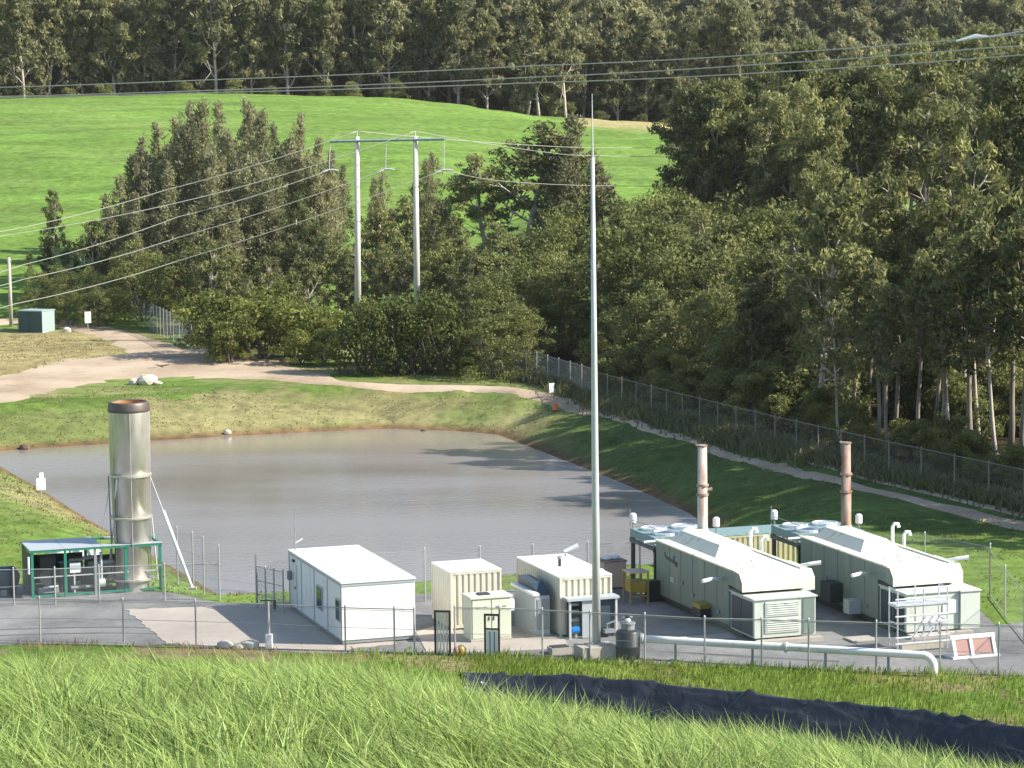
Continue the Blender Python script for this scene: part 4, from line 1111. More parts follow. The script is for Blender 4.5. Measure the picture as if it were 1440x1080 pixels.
wire('second wire running left from the right pole top', [e2, PD(300, 273, 246), PD(0, 332, YL), PD(-300, 390, YL - 14)], .031, gw, .25)
wire('left insulator wire dropping left across the sheoaks', [clamps[0], PD(250, 305, 246), PD(34, 372, YL), PD(-300, 465, YL - 12)], .029, gw, .25)
wire('middle insulator wire dropping left across the sheoaks', [clamps[1], PD(250, 334, 246), PD(36, 392, YL), PD(-300, 470, YL - 12)], .029, gw, .25)
wire('lowest insulator wire dropping left toward the green kiosk', [clamps[2], PD(250, 367, 246), PD(22, 427, YL), PD(-300, 505, YL - 12)], .031, gw, .25)
gr = 'conductors from the H-frame tower to the right'
wire('upper faint wire running right from the left pole top', [e1, PD(800, 207, 275), PD(1150, 205, 320)], .028, gr, .15)
wire('upper faint wire running right from the right pole top', [e2, PD(800, 218, 275), PD(1150, 220, 320)], .028, gr, .15)
wire('lower faint wire running right from the insulators', [clamps[2], PD(700, 254, 262), PD(840, 261, 280), PD(1150, 260, 320)], .028, gr, .1)
gt = 'long wires crossing the top of the view'
YT = 150.
wire('highest of three long wires crossing in front of the forest', [PD(-120, 126, YT + 20), PD(300, 112, YT + 10), PD(760, 92, YT), PD(1060, 77, YT - 8), PD(1440, 48, YT - 18), PD(1600, 34, YT - 22)], .03, gt, .05)
wire('middle of three long wires crossing in front of the forest', [PD(-120, 138, YT + 20), PD(300, 127, YT + 10), PD(760, 108, YT), PD(1060, 91, YT - 8), PD(1380, 68, YT - 18), PD(1600, 50, YT - 22)], .03, gt, .05)
wire('lowest of three long wires crossing in front of the forest', [PD(-120, 139, YT + 22), PD(300, 130, YT + 12), PD(760, 116, YT + 2), PD(1060, 103, YT - 6), PD(1440, 77, YT - 16), PD(1600, 64, YT - 20)], .03, gt, .05)
p0 = PD(1345, 55, YT - 16)
t = thing('line_fitting', 'pale insulator fitting on the highest wire at top right', 'insulator', p0)
q0 = PD(1440, 45, YT - 18) - p0
MB().tube([(0, 0, -.1), (.9, 0, .12), (1.5, -.2, .1)], [.05, .12, .05], 8).build('clamp', 'alu', t)
for k in range(9):
    c = Vector((1.9, -.25, .12)).lerp(q0 + Vector((.3, 0, .1)), k / 8)
    MB().lathe([(.05, -.04), (.14, 0), (.05, .04)], c, 10).build('insulator_disc', 'grey', t)
MB().tube([(1.5, -.2, .1), q0 + Vector((.5, 0, .1))], .035, 6).build('rod', 'alu', t)
pw = G(16, 459)
t = thing('wooden_pole', 'short weathered timber pole beside the green kiosk', 'power pole', pw)
MB().tube([(0, 0, -.4), (-.05, 0, 6.9)], [.2, .16], 10).build('pole', 'timber', t, smooth=True)
MB().box(-.25, .2, -.1, .1, 6.5, 6.6).build('pole_band', 'galv', t)

# ------------------------------------------------------------------ trees
def leaves(rng, centers, radii, per, size, flat=.7, tint=None, jitter=.7, stretch=1.6, updown=0., inner=.5):
    Vs, T = [], []
    for c, r, tn in zip(centers, radii, tint):
        n_ = max(8, int(per * r * r))
        d = rng.normal(size=(n_, 3)); d /= np.linalg.norm(d, axis=1)[:, None]
        rad = r * (inner + (1.05 - inner) * rng.random(n_) ** .6) * (1 + .35 * (vnoise(d[:, 0] * 3 + c[0], d[:, 1] * 3 + d[:, 2] * 2 + c[1], 5) - .5))
        pos = c + d * rad[:, None] * np.array([1, 1, flat])
        nrm = d + rng.normal(size=(n_, 3)) * jitter; nrm /= np.linalg.norm(nrm, axis=1)[:, None]
        ax = rng.normal(size=(n_, 3)); ax[:, 2] += updown
        u = ax - nrm * (ax * nrm).sum(1)[:, None]; u /= np.linalg.norm(u, axis=1)[:, None]
        w = np.cross(nrm, u)
        s = size * (.6 + .8 * rng.random(n_))[:, None]
        u = u * s * stretch * .5; w = w * s * .5
        q = np.stack([pos - u, pos + w * .9, pos + u, pos - w * .9], 1)
        Vs.append(q.reshape(-1, 3)); T.append(np.repeat(np.clip(tn + rng.normal(size=n_) * .12, 0, 1), 4))
    V = np.concatenate(Vs); T = np.concatenate(T)
    return V, np.arange(len(V)).reshape(-1, 4), T
def branch_pts(rng, a, d, ln, n_=4, curl=.25, wob=.12):
    pts = [np.array(a, float)]
    d = np.array(d, float)
    for i in range(n_):
        d = d + np.array([0, 0, curl / n_]) + rng.normal(size=3) * wob; d /= np.linalg.norm(d)
        pts.append(pts[-1] + d * ln / n_)
    return pts
def proto_euc(seed, H=24., R=4.6, bare=.38, mat='euc', per=40, limbs=13, leaf=.42, bark='bark', tr=1., lean=.05):
    rng = np.random.default_rng(seed)
    mb = MB()
    tp = branch_pts(rng, (0, 0, -.4), (rng.normal() * lean, rng.normal() * lean, 1), H * .86, 8, .1, .045)
    rad = list(np.interp(np.linspace(0, 1, 9), [0, .15, 1], [.36 * tr, .27 * tr, .07]))
    mb.tube([Vector(p) for p in tp], rad, 8)
    cen, rr = [tp[-1], tp[-2] + rng.normal(size=3) * .6], [R * .2, R * .22]
    for i in range(limbs):
        f = bare + (.97 - bare) * (i + rng.random() * .8) / limbs
        k = f * 8; j = min(int(k), 7); s = tp[j] + (tp[j + 1] - tp[j]) * (k - j)
        az = i * 2.4 + rng.random() * 1.2; el = math.radians(25 + 35 * f + rng.normal() * 10)
        ln = R * (1.05 - .55 * max(0, f - .55) / .45) * (.65 + .5 * rng.random())
        bp_ = branch_pts(rng, s, (math.cos(az) * math.cos(el), math.sin(az) * math.cos(el), math.sin(el)), ln, 4, .35)
        mb.tube([Vector(p) for p in bp_], list(np.linspace(.13, .035, 5)), 5)
        cen.append(bp_[-1]); rr.append(R * (.15 + .12 * rng.random()))
        if rng.random() < .7: cen.append(bp_[2] + rng.normal(size=3) * .5); rr.append(R * (.11 + .1 * rng.random()))
        for q in range(5):
            sb = branch_pts(rng, bp_[1 + q % 3], bp_[3] - bp_[2] + rng.normal(size=3) * 1.1, ln * (.35 + .35 * rng.random()), 3, .2)
            mb.tube([Vector(p) for p in sb], list(np.linspace(.06, .02, 4)), 4, False)
            cen.append(sb[-1]); rr.append(R * (.10 + .12 * rng.random()))
    tint = rng.random(len(cen)) * .8 + .1
    V, Fc, T = leaves(rng, cen, rr, per, leaf, .8, tint, .95, 2.3, 1.2, .15)
    return mb, (V, Fc, T), mat, bark
def proto_cas(seed, H=20., R=2.6):
    rng = np.random.default_rng(seed)
    mb = MB()
    Vs, T = [], []
    leaders = [(0, 0, 1.0, 1.0)]
    for q in range(6):
        az = q * 1.05 + rng.random(); rr_ = R * (.45 + .35 * rng.random())
        leaders.append((math.cos(az) * rr_, math.sin(az) * rr_, .5 + .45 * rng.random(), .8))
    for (lx, ly, lh, lr) in leaders:
        h_ = H * lh
        tp = [np.array([lx * min(1, f * 2.5), ly * min(1, f * 2.5), -.4 + (h_ + .4) * f]) + rng.normal(size=3) * .05 for f in np.linspace(0, 1, 9)]
        mb.tube([Vector(p) for p in tp], list(np.linspace(.22 * lr, .02, 9)), 6)
        n_t = int(78 * lh)
        for i in range(n_t):
            f = .16 + .84 * (i / n_t)
            k = f * 8; j = min(int(k), 7); c0_ = tp[j] + (tp[j + 1] - tp[j]) * (k - j)
            az = rng.random() * 6.283
            prof = R * .74 * lr * min(1., (1.0 - f) * 1.7 + .13) * (.35 + 1.1 * vnoise(np.array([az * .9 + lx]), np.array([f * 10 + seed]), 8)[0])
            out = prof * (.4 + .7 * rng.random())
            tip = c0_ + np.array([math.cos(az) * out, math.sin(az) * out, out * .7])
            if i % 5 == 0: mb.tube([Vector(c0_), Vector(tip)], [.03, .012], 4, False)
            n_ = 34
            pos = tip + rng.normal(size=(n_, 3)) * np.array([.30, .30, .5]) * (1.15 - .5 * f)
            ax = np.stack([math.cos(az) * .35 + rng.normal(size=n_) * .35, math.sin(az) * .35 + rng.normal(size=n_) * .35, .75 + rng.normal(size=n_) * .4], 1)
            ax /= np.linalg.norm(ax, axis=1)[:, None]
            nv = np.stack([math.cos(az) + rng.normal(size=n_) * .5, math.sin(az) + rng.normal(size=n_) * .5, .5 + rng.normal(size=n_) * .4], 1)
            w = np.cross(ax, nv); w /= np.linalg.norm(w, axis=1)[:, None]
            ln = (.30 + .36 * rng.random(n_))[:, None]; wd = (.05 + .06 * rng.random(n_))[:, None]
            q = np.stack([pos - ax * ln * .5, pos + w * wd, pos + ax * ln * .5, pos - w * wd], 1)
            Vs.append(q.reshape(-1, 3)); T.append(np.repeat(np.clip(.15 + .7 * rng.random() + rng.normal(size=n_) * .1, 0, 1), 4))
    V = np.concatenate(Vs)
    return mb, (V, np.arange(len(V)).reshape(-1, 4), np.concatenate(T)), 'cas', 'darkbark'
def proto_shrub(seed, H=7., R=3.6, mat='wattle', per=46, leaf=.34, n_c=46, upright=0.):
    rng = np.random.default_rng(seed)
    mb = MB(); cen, rr = [], []
    for i in range(7):
        az = i * .9 + rng.random(); el = math.radians(50 + 30 * rng.random())
        bp_ = branch_pts(rng, (rng.normal() * .3, rng.normal() * .3, -.3), (math.cos(az) * math.cos(el), math.sin(az) * math.cos(el), math.sin(el)), H * .75, 4, .2)
        mb.tube([Vector(p) for p in bp_], list(np.linspace(.13, .03, 5)), 5)
    for i in range(n_c):
        f = rng.random() ** .8
        az = rng.random() * 6.283
        if upright:
            pr = R * (1 - f ** 2.2) ** .6 * (.75 + .5 * rng.random())
        else:
            pr = R * math.sqrt(max(0, 1 - (f * .98) ** 2)) * (.3 + .45 * rng.random() + .6 * vnoise(np.array([az * 1.2 + seed]), np.array([f * 3.5]), 8)[0])
            f = f * (.72 + .5 * vnoise(np.array([math.cos(az) * pr * .45 + seed]), np.array([math.sin(az) * pr * .45]), 18)[0])
        cen.append(np.array([math.cos(az) * pr, math.sin(az) * pr, H * (.08 + .84 * f)])); rr.append((R if R < 5 else 4.0) * (.17 + .17 * rng.random()))
    tint = rng.random(len(cen)) * .8 + .1
    V, Fc, T = leaves(rng, cen, rr, per, leaf, .6 if not upright else 1.5, tint, .75, 1.5, upright * 2)
    V[:, 2] = np.maximum(V[:, 2], .02)
    return mb, (V, Fc, T), mat, 'darkbark'
PROTO = {}
def register(key, spec):
    mb, (V, Fc, T), mat, bark = spec
    tm = bpy.data.meshes.new('trunk'); tm.from_pydata(mb.v, [], mb.f); tm.materials.append(M[bark])
    for p_ in tm.polygons: p_.use_smooth = True
    cm = fast_mesh('crown', V, Fc, False, T); cm.materials.append(M[mat])
    PROTO.setdefault(key, []).append((tm, cm))
for k in range(6): register('euc', proto_euc(100 + k, 24 + k, 4.8 + .4 * (k % 3), .24 + .06 * (k % 3), 'euc', 80, 17, .25))
for k in range(3): register('gum', proto_euc(140 + k, 17, 4.2, .24, 'euc', 88, 14, .22))
for k in range(4): register('far', proto_euc(180 + k, 25, 5.4, .14, 'eucfar', 52, 18, .40))
for k in range(5): register('cas', proto_cas(200 + k, 20, 2.7 + .25 * k))
for k in range(5): register('wattle', proto_shrub(240 + k, 13, 5.6, 'wattle', 62, .22, 105))
for k in range(4): register('shrub', proto_shrub(250 + k, 8, 4.0, 'wattle', 105, .22, 50))
for k in range(3): register('bush', proto_shrub(260 + k, 5.5, 2.9, 'bush', 130, .19, 42))
for k in range(3): register('cypress', proto_shrub(280 + k, 7.0, 2.3, 'cypress', 130, .2, 50, 1.))
pick = random.Random(3)
def zone(px, cuts, words_):
    for c_, w_ in zip(cuts, words_):
        if px < c_: return w_
    return words_[-1]
def tree(kind, name, label, cat, group, p, s=1., sz=None, rz=None, which=None):
    lst = PROTO[kind]; tm, cm = lst[which if which is not None else pick.randrange(len(lst))]
    root = bpy.data.objects.new(name, None); root.empty_display_size = .3
    C.objects.link(root)
    root.location = (p[0], p[1], p[2] - .15); root.rotation_euler = (0, 0, pick.random() * 6.283 if rz is None else rz)
    root.scale = (s, s, sz or s)
    tag(root, label, cat, group)
    for nm, dat in (('trunk', tm), ('crown', cm)):
        o = bpy.data.objects.new(nm, dat); C.objects.link(o); o.parent = root
    return root
KH = {'euc': 26.5, 'gum': 17., 'far': 25., 'cas': 20., 'wattle': 13.2, 'shrub': 8., 'bush': 5.5, 'cypress': 7.}
def tree_to(kind, name, label, cat, group, px, Y, top_py, wide=1., which=None):
    """stand a tree on the ground at column px and depth Y, tall enough for its tip to reach row top_py"""
    p = at(px, Y)
    hgt = PD(px, top_py, Y).z - p.z
    s = hgt / KH[kind]
    return tree(kind, name, label, cat, group, p, s * wide, s, None, which)

# sheoak belt left of the H-frame tower
L1 = 'tall narrow olive sheoak in the belt left of the twin-pole tower'
for px, Y, tp_, w in [(178, 282, 245, 1.1), (205, 286, 205, 1.0), (228, 296, 175, .95), (255, 288, 165, 1.0), (272, 300, 148, .9), (292, 286, 138, 1.0), (312, 300, 150, .9), (330, 290, 185, 1.1), (352, 296, 140, .9),
                      (372, 288, 150, 1.0), (392, 300, 178, .9), (412, 294, 200, 1.1), (428, 298, 160, .8), (452, 292, 185, .85), (470, 300, 215, .9), (345, 282, 215, 1.1), (240, 280, 240, 1.2), (300, 278, 230, 1.2), (385, 280, 240, 1.2), (195, 278, 290, 1.2), (610, 296, 215, .9), (540, 300, 232, .9)]:
    tree_to('cas', 'sheoak_tree', ('rear ' if Y >= 292 else 'front ' if Y < 284 else '') + 'olive sheoak ' + zone(px, (215, 265, 320, 380, 440, 500, 580), ('at the left end of the belt', 'left of the belt centre', 'left of the tallest middle spires', 'in the middle of the belt', 'right of the belt centre', 'at the right end of the belt', 'between the twin poles', 'just right of the twin poles')), 'tree', 'sheoak belt', px + pick.uniform(-4, 4), Y, tp_ + pick.uniform(-6, 10), w * 1.25)
# sparse saplings far left
for k, (px, Y, tp_, w) in enumerate([(85, 288, 255, .75), (110, 284, 330, 1.2), (70, 284, 335, 1.2), (140, 280, 300, 1.2), (45, 292, 350, 1.0)]):
    tree_to('gum', 'gum_tree', 'sparse spindly gum tree on the hill foot right of the wooden pole', 'tree', 'spindly gums at hill foot', px, Y, tp_, w * .8)
for px, Y, tp_ in [(60, 278, 372), (95, 276, 365), (130, 274, 372), (160, 272, 380), (185, 279, 378), (215, 279, 360), (245, 278, 345), (100, 270, 395), (140, 268, 400), (50, 274, 400), (205, 272, 330), (270, 268, 330)]:
    tree_to('wattle', 'wattle_tree', 'olive bushy wattle at the foot of the sheoak belt', 'tree', 'wattles below the sheoaks', px, Y, tp_, 1.05)
# gums around the twin poles
for k, (px, Y, tp_, w) in enumerate([(430, 272, 262, .9), (455, 268, 305, 1.0), (405, 270, 325, 1.1), (330, 266, 335, 1.1), (370, 262, 345, 1.0), (520, 270, 275, 1.0), (560, 272, 268, 1.0), (550, 266, 320, 1.1), (600, 270, 290, 1.0), (620, 268, 320, 1.0), (650, 272, 295, .9), (480, 266, 330, 1.1), (290, 264, 320, 1.1), (500, 262, 345, 1.1), (535, 260, 350, 1.1), (575, 260, 345, 1.1), (610, 258, 350, 1.1), (640, 258, 355, 1.1), (445, 260, 350, 1.1), (410, 258, 370, 1.), (660, 262, 330, 1.), (350, 258, 375, 1.)]):
    tree_to('gum', 'gum_tree', ('rear' if Y > 265 else 'front') + ' mid-sized gum ' + zone(px, (400, 500, 590), ('at the left of the grove below sheoaks', 'just left of the twin poles', 'between the twin poles', 'right of the twin poles')), 'tree', 'gums around the twin poles', px, Y, tp_, w)
tree_to('gum', 'gum_tree', 'broad leafy gum with pale straight trunk against the green hill', 'tree', None, 738, 296, 163, 1.75, 1)
tree_to('cas', 'sheoak_tree', 'broad dark sheoak just right of the pale-trunked gum', 'tree', None, 812, 296, 162, 1.7, 2)
tree_to('gum', 'gum_tree', 'gum with lower crown just left of the pale-trunked gum', 'tree', None, 694, 300, 205, 1.5, 0)
# yellow-green bushes by the road
for px, Y, tp_, w in [(305, 241, 410, 1.2), (340, 240, 416, 1.1), (372, 238, 408, 1.2), (405, 240, 420, 1.1), (440, 238, 428, 1.1), (470, 239, 432, 1.0), (296, 250, 425, .9), (325, 236, 440, .9), (420, 234, 455, .9), (455, 234, 460, .9), (390, 246, 395, 1.0)]:
    tree_to('bush', 'roadside_bush', 'rounded yellow-green bush beside the dirt road', 'bush', 'bushes beside the dirt road', px, Y, tp_, w)
for px, Y, tp_, w in [(508, 228, 425, 1.0), (530, 227, 432, 1.0), (553, 228, 418, 1.05), (576, 227, 428, 1.0), (600, 228, 410, 1.05), (622, 227, 412, 1.0), (640, 229, 430, .9), (520, 233, 415, 1.0), (565, 233, 412, 1.0), (612, 234, 405, 1.0)]:
    tree_to('cypress', 'upright_bush', 'dense upright dark green bush in the clump below the twin poles', 'bush', 'upright bushes below the twin poles', px, Y, tp_, w)
# thicket in the middle
frnt0 = random.Random(17)
mid_l = 'olive-brown wattle in the thicket behind the mast'
for px, Y, tp_, w in [(668, 236, 440, .9), (690, 232, 400, 1.0), (720, 236, 370, 1.0), (752, 240, 345, 1.0), (790, 236, 352, 1.0), (825, 240, 335, 1.0), (860, 236, 345, 1.0), (895, 234, 330, 1.0), (930, 232, 315, 1.0), (965, 228, 330, 1.0), (1000, 226, 320, 1.0), (1035, 222, 340, 1.0), (1065, 218, 335, .95),
                      (700, 226, 430, 1.1), (735, 224, 420, 1.1), (940, 216, 400, 1.0), (985, 212, 395, 1.0), (1025, 208, 410, 1.0), (1062, 204, 425, 1.0), (905, 220, 400, 1.0), (1085, 202, 440, 1.0), (870, 222, 410, 1.0),
                      (680, 250, 335, 1.0), (720, 252, 300, 1.0), (770, 252, 305, 1.0), (815, 256, 290, 1.0), (860, 254, 290, 1.0), (900, 252, 285, 1.0), (945, 248, 270, 1.0), (985, 246, 290, 1.0), (1030, 240, 290, 1.0), (1060, 238, 285, 1.0), (655, 256, 345, 1.0), (1000, 262, 262, 1.0), (950, 268, 262, .9)]:
    if frnt0.random() < .3:
        tree_to('gum', 'gum_tree', 'grey-green gum mixed among the wattles of the thicket behind the mast', 'tree', 'gums in the thicket', px, Y, tp_ - 6 + frnt0.uniform(-14, 10), w * 1.15)
    else:
        tree_to('wattle', 'wattle_tree', ('front' if Y < 228 else 'middle' if Y < 244 else 'rear') + ' olive-brown wattle of the thicket ' + zone(px, (740, 840, 960), ('at its left end', 'just left of the mast', 'just right of the mast', 'at its right end')), 'tree', 'thicket behind the mast', px + frnt0.uniform(-8, 8), Y + frnt0.uniform(-3, 3), tp_ + frnt0.uniform(-22, 14), w * frnt0.uniform(.85, 1.15))
for px, Y, tp_ in [(955, 236, 275), (1010, 250, 285), (885, 262, 270)]:
    tree_to('gum', 'gum_tree', 'taller grey-green gum rising above the thicket behind the mast', 'tree', 'tall gums above the thicket', px, Y, tp_, 1.)
# forest on the right
for k in range(3): register('slim', proto_euc(320 + k, 19, 3.4, .42 + .05 * k, 'euc', 82, 12, .23, ('bark', 'midbark', 'midbark')[k], .62 + .1 * k, .045))
KH['slim'] = 18.5
for px, Y, tp_ in [(1205, 184, 330), (1236, 178, 345), (1262, 182, 350), (1290, 176, 330), (1312, 181, 300), (1338, 177, 320), (1362, 174, 290), (1378, 180, 260), (1402, 173, 300), (1422, 178, 270), (1440, 172, 290), (1180, 178, 400), (1250, 172, 380), (1325, 170, 370), (1185, 190, 320), (1222, 190, 300), (1462, 176, 280)]:
    tree_to('slim', 'slender_gum', 'slender bare-stemmed gum at the forest edge behind right-hand fence', 'tree', 'slender gums at the forest edge', px, Y, tp_, 1.)
for px, Y, tp_ in [(1000, 286, 100), (1030, 282, 90), (1060, 290, 85), (1095, 284, 80), (1125, 280, 88), (1155, 286, 80), (1185, 282, 85), (1110, 270, 130), (1150, 262, 140), (1190, 264, 120), (1080, 268, 150), (975, 292, 120)]:
    tree_to('euc', 'eucalypt_tree', 'tall leafy eucalypt at the forest edge behind the thicket', 'tree', 'eucalypts behind the thicket', px, Y, tp_, 1.05)
fr = 'tall pale-trunked eucalypt in the dense forest beyond the right-hand fence'
frnt = random.Random(5)
def fence_x(Y): return float(np.interp(Y, FX, FYx))
rows = []
for Y in (166, 174, 183, 193, 204, 216, 230, 246, 264, 284, 306, 330):
    x0 = max(fence_x(Y) + 4.5, 0)
    xl = max(x0, (1100 - 720) / F * Y) if Y < 200 else max(x0, (985 + (Y > 240) * 0 - 720) / F * Y + (0 if Y > 228 else 3))
    X = xl + frnt.uniform(0, 2)
    while X < 760 / F * Y + 8:
        rows.append((X, Y + frnt.uniform(-3, 3)))
        X += frnt.uniform(3.8, 5.6)
ntree = 0
for X, Y in rows:
    px = CX + X / Y * F
    tp_ = np.interp(px, [960, 1010, 1100, 1180, 1300, 1440], [150, 95, 80, 70, 60, 40]) + frnt.uniform(-40, 50)
    p = at(px, Y)
    cap = (X - np.interp(Y + 5, [145, 155, 165, 175, 182, 190, 196, 205, 213, 225, 240, 268, 280], [26, 16, 10, 3, -8, -10, -5, 2, 6.7, 10, 16, 18, -30])) / 1.4 + frnt.uniform(-2.5, .5)
    hgt = min(max(PD(px, tp_, Y).z - p.z, 12), 34, cap)
    if hgt < 7 or (Y < 186 and px > 1190): continue
    s = hgt / 26.
    tree('euc', 'eucalypt_tree', ('near-row' if Y < 212 else 'mid-depth' if Y < 262 else 'rear') + ' eucalypt of the right-hand forest ' + zone(px, (1150, 1260, 1350), ('beside the thicket', 'above the right generator stack', 'between the right stack and frame edge', 'at the right frame edge')), 'tree', 'forest right of the fence', p, s * frnt.uniform(.85, 1.1), s); ntree += 1
for k in range(70):
    Y = frnt.uniform(172, 250); X = frnt.uniform(max(fence_x(Y) + 8, 18), 780 / F * Y + 2)
    if Y < 192 and X / Y * F + CX > 1190: continue
    tree('shrub', 'understorey_shrub', 'shadowed shrub between the eucalypt trunks inside the right-hand forest', 'bush', 'shrubs inside the forest', at(CX + X / Y * F, Y), frnt.uniform(.5, .95))
for k in range(15):
    Y = 142 + 26 * k / 14. ; X = frnt.uniform(34, 50)
    if CX + X / Y * F < 1500: X = 790 / F * Y
    cap = (X - np.interp(Y + 5, [139, 148, 158, 168, 176], [30, 20, 13, 9, 7])) / 1.4
    tree('euc', 'eucalypt_tree', 'eucalypt at the right end of forest, beyond the frame edge', 'tree', 'forest beyond the right edge', at(CX + X / Y * F, Y), cap / 27., cap / 26.)
for k in range(12):
    tree('shrub', 'understorey_shrub', 'low shrub behind the slender trunks at the right frame edge', 'bush', 'shrubs at the right frame edge', at(1345 + 10.5 * k, 183 + frnt.uniform(-3, 8)), frnt.uniform(.4, .65))
und = 'low dark understorey shrub at the forest edge along the track fence'
for k in range(64):
    f = k / 63.
    Y = 152 + 83 * f ** 1.3
    X = fence_x(Y) + frnt.uniform(2.5, 7)
    px = CX + X / Y * F
    if 830 < px < 1470:
        tree('shrub', 'understorey_shrub', und, 'bush', 'understorey along the track fence', at(px, Y), frnt.uniform(.3, .62) if px < 1190 else frnt.uniform(.22, .42))
# wooded ridge behind the pasture
fl = 'eucalypt of the wooded ridge behind the green pasture'
for row, Y in enumerate((499, 506, 514, 524, 538, 556, 580)):
    X = -125 + frnt.uniform(0, 4)
    while X < 128:
        px = CX + X / Y * F
        if -40 < px < 1480:
            yy = Y + frnt.uniform(-4, 4)
            tree('far', 'ridge_tree', ('front-row', 'front-row', 'middle-row', 'middle-row', 'rear', 'rear', 'rear')[row] + ' eucalypt of the wooded ridge ' + zone(px, (160, 480, 680, 960, 1200), ('at far left above the green pasture', 'above the sheoak belt', 'above the twin poles', 'above the mast tip', 'above the left half of right-hand forest', 'in the top right corner')), 'tree', 'trees on the wooded ridge', at(px, yy), frnt.uniform(.85, 1.25))
        X += frnt.uniform(4.8, 7.2)
for px in range(860, 1500, 34):
    tree('far', 'ridge_tree', 'eucalypt on the far upper slope at the very top of the view', 'tree', 'trees on the far upper slope', at(px, 640 + frnt.uniform(-15, 15)), frnt.uniform(.9, 1.3))
for px, Y in ((46, 492), (762, 487), (745, 490), (800, 488)):
    tree('far', 'ridge_tree', 'pale-trunked eucalypt standing forward at the pasture crest', 'tree', 'forward trees at the crest', at(px, Y), .95)
for k in range(26):
    px = -20 + k * 58 + frnt.uniform(-20, 20)
    tree('shrub', 'ridge_shrub', 'low shrub under the wooded ridge trees along the pasture crest', 'bush', 'shrubs along the crest', at(px, 493 + frnt.uniform(-3, 3)), frnt.uniform(.35, .6))

# ------------------------------------------------------------------ grass
def blades(rng, base, hgt, wid, lean, bend, tint):
    n_ = len(base)
    az = lean[:, 0]; am = lean[:, 1]
    dx = np.stack([np.cos(az), np.sin(az), np.zeros(n_)], 1)
    fa = rng.random(n_) * math.pi
    side = np.stack([np.cos(fa), np.sin(fa), np.zeros(n_)], 1)
    up = np.array([0, 0, 1.])
    m1 = base + up * (hgt * .55)[:, None] + dx * (am * hgt * .3)[:, None]
    tip = base + up * (hgt * (1 - .35 * bend))[:, None] + dx * (hgt * (am * .8 + bend * .5))[:, None]
    w = wid[:, None]
    V = np.stack([base - side * w, base + side * w, m1 + side * w * .8, m1 - side * w * .8, tip], 1).reshape(-1, 3)
    k = np.arange(n_)[:, None] * 5
    Fc = np.concatenate([k + np.array([[0, 1, 2]]), k + np.array([[0, 2, 3]]), k + np.array([[3, 2, 4]])], 1).reshape(-1, 3)
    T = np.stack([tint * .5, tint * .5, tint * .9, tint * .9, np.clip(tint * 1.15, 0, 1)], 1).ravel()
    return V, Fc, T
def grass(name, label, X, Y, rng, h0, h1_, w0, mat, wind=2.7, amp=.5, tlow=.05, thigh=1., off=0.):
    Z = height(X, Y)
    n_ = len(X)
    tuft = fbm(X * 1.1, Y * 1.1, 71)
    hg = (h0 + (h1_ - h0) * rng.random(n_)) * (.6 + .8 * tuft)
    az = wind + (fbm(X * .45, Y * .45, 81) - .5) * 5.5 + rng.normal(size=n_) * .7
    V, Fc, T = blades(rng, np.stack([X, Y, Z - .03 + off], 1), hg, w0 * (.6 + .8 * rng.random(n_)), np.stack([az, amp * (.4 + rng.random(n_))], 1), rng.random(n_), tlow + (thigh - tlow) * np.clip(rng.random(n_) ** 1.4 * 1.0 + tuft * .5 - .18, 0, 1))
    me = fast_mesh(name, V, Fc, False, T)
    return tag(link(name, me, mat), label, 'grass', kind='stuff')
rng = np.random.default_rng(5)
N = 230000
Yg = np.sqrt(rng.random(N) * (58 ** 2 - 21 ** 2) + 21 ** 2); Xg = (rng.random(N) * 2 - 1) * (.205 * Yg + .6)
gap = fbm(Xg * 1.6, Yg * 1.6, 77) + rng.random(N) * .22 > .50
Xg, Yg = Xg[gap], Yg[gap]
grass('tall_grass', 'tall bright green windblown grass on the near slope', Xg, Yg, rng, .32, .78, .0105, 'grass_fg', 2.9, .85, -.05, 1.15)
kk = rng.random(len(Xg)) < .035
grass('straw_stalks', 'scattered straw-coloured dead stalks in the tall near grass', Xg[kk] + .03, Yg[kk], rng, .35, .8, .006, 'grass_dry', 2.6, .6)
# verge between ditch and yard, and brown toe on the left
N = 26000
Xv = rng.uniform(-30, 32, N); u = rng.random(N)
front = np.interp(Xv, [p.x for p in pp([(-180, 913), (60, 906), (240, 908), (420, 918), (620, 921), (800, 930), (1000, 938), (1200, 944), (1420, 950), (1560, 955)])], [p.y for p in pp([(-180, 913), (60, 906), (240, 908), (420, 918), (620, 921), (800, 930), (1000, 938), (1200, 944), (1420, 950), (1560, 955)])])
back = np.where(Xv > DX[0], np.interp(Xv, DX, DY) + .25, front - 14)
Yv = front + .35 - u ** 1.0 * (front + .35 - back)
gm = (Xv > -9.5) | (fbm(Xv, Yv, 91) > .45)
green = Xv + 5 * (fbm(Xv / 2, Yv / 2, 92) - .5) > -7
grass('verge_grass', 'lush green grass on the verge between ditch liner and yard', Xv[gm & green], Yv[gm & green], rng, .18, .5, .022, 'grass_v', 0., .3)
grass('dry_grass', 'brownish dry grass at the front left edge of yard', Xv[gm & ~green], Yv[gm & ~green], rng, .2, .5, .016, 'grass_dry', 2.5, .5)
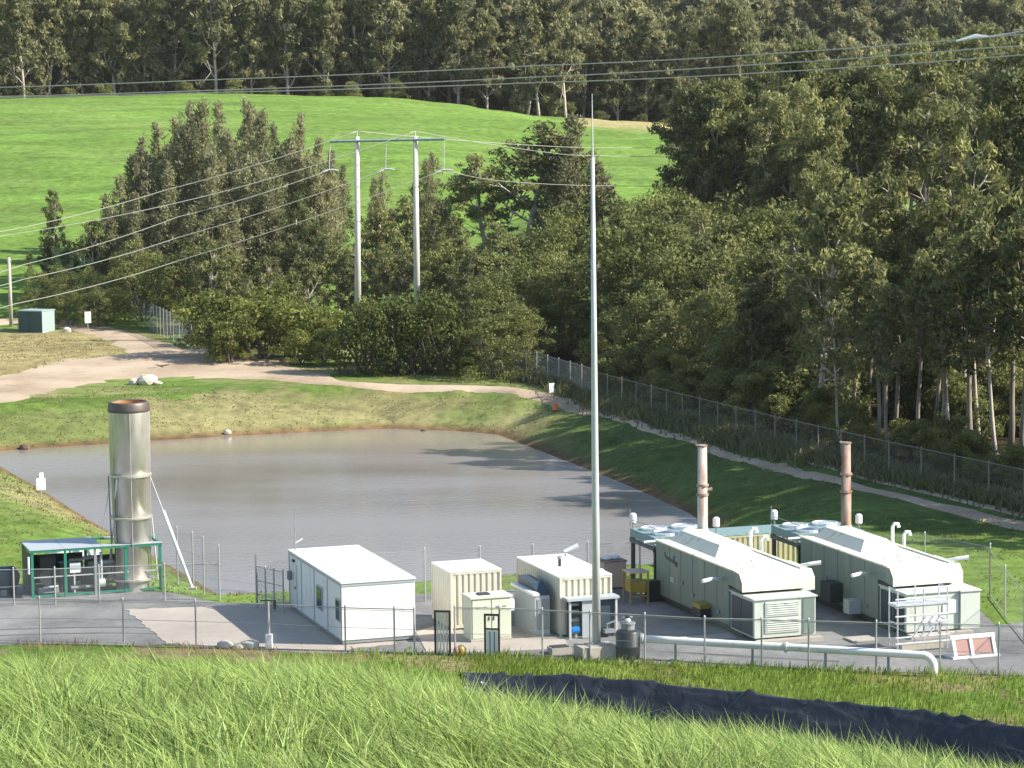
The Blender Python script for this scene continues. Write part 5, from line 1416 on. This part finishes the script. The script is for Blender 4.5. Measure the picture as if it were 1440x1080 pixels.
# banks around the pond
N = 150000
Xb = rng.uniform(-62, 52, N); Yb = rng.uniform(122, 262, N)
sdb = poly_sd(Xb, Yb, POND)
px_b = CX + Xb / Yb * F
ok = (sdb > .3) & (np.abs(px_b - 720) < 780) & (fbm(Xb / 2.5, Yb / 2.5, 95) > .40)
yard = poly_sd(Xb, Yb, np.array([[p.x, p.y] for p in pp([(-180, 915), (1560, 955), (1540, 862), (1400, 880), (1370, 852), (1180, 838), (880, 822), (560, 838), (372, 850), (318, 850), (240, 834), (60, 826), (-180, 832)])]))
ok &= yard > .2
ok &= ~((Yb > 140) & (Yb < 300) & (Xb > np.interp(Yb, FX, FYx) + 1.0))
rp_ = np.array([[p.x, p.y] for p in road])
def line_d(x, y, pts):
    d = np.full(x.shape, 1e9)
    for a, b_ in zip(pts, pts[1:]):
        ex, ey = b_[0] - a[0], b_[1] - a[1]
        t_ = np.clip(((x - a[0]) * ex + (y - a[1]) * ey) / (ex * ex + ey * ey), 0, 1)
        d = np.minimum(d, np.hypot(x - a[0] - t_ * ex, y - a[1] - t_ * ey))
    return d
ok &= line_d(Xb, Yb, rp_) > np.interp(Xb, [-40, -34, -26, -18, -10, 10], [5.6, 7.5, 10, 6, 1.6, 1.2])
ok &= line_d(Xb, Yb, np.array([[G(a, b_).x, G(a, b_).y] for a, b_ in [(235, 505), (165, 470), (110, 458), (40, 452), (-60, 456)]])) > 2.4
ok &= line_d(Xb, Yb, np.array([[G(a, b_ - 7).x, G(a, b_ - 7).y] for a, b_ in rut])) > 1.3
dry = (fbm(Xb / 6, Yb / 6, 96) > .56) & (Xb < 2) | (Yb > 222) & (Xb < -32)
grass('bank_grass', 'rough green grass on the pond banks', Xb[ok & ~dry], Yb[ok & ~dry], rng, .06, .2, .045, 'grass_b', 1.0, .8)
grass('bank_dry_grass', 'straw-coloured dry grass on the pond banks and paddock', Xb[ok & dry], Yb[ok & dry], rng, .06, .2, .045, 'grass_dry', 1.0, .8)
# weeds on the track fence
N = 22000
Yf = rng.uniform(140, 226, N); Xf = np.interp(Yf, FX, FYx) + rng.normal(size=N) * .9
grass('fence_weeds', 'tall weeds growing through the track fence', Xf, Yf, rng, .25, 1.15, .05, 'fence_weed', 1.0, .55, 0., 1.)

# ------------------------------------------------------------------ thin valley haze
hb = MB().box(-700, 700, -100, 760, -8, 130).build('haze', 'white')
hb.data.materials.clear()
hm = bpy.data.materials.new('haze_air'); hm.use_nodes = True
hm.node_tree.nodes.clear()
ho = hm.node_tree.nodes.new('ShaderNodeOutputMaterial'); hv = hm.node_tree.nodes.new('ShaderNodeVolumePrincipled')
hv.inputs['Color'].default_value = (1.0, .98, .94, 1); hv.inputs['Density'].default_value = .00005; hv.inputs['Anisotropy'].default_value = .2
hm.node_tree.links.new(hv.outputs[0], ho.inputs['Volume'])
hb.data.materials.append(hm)
tag(hb, kind='stuff')
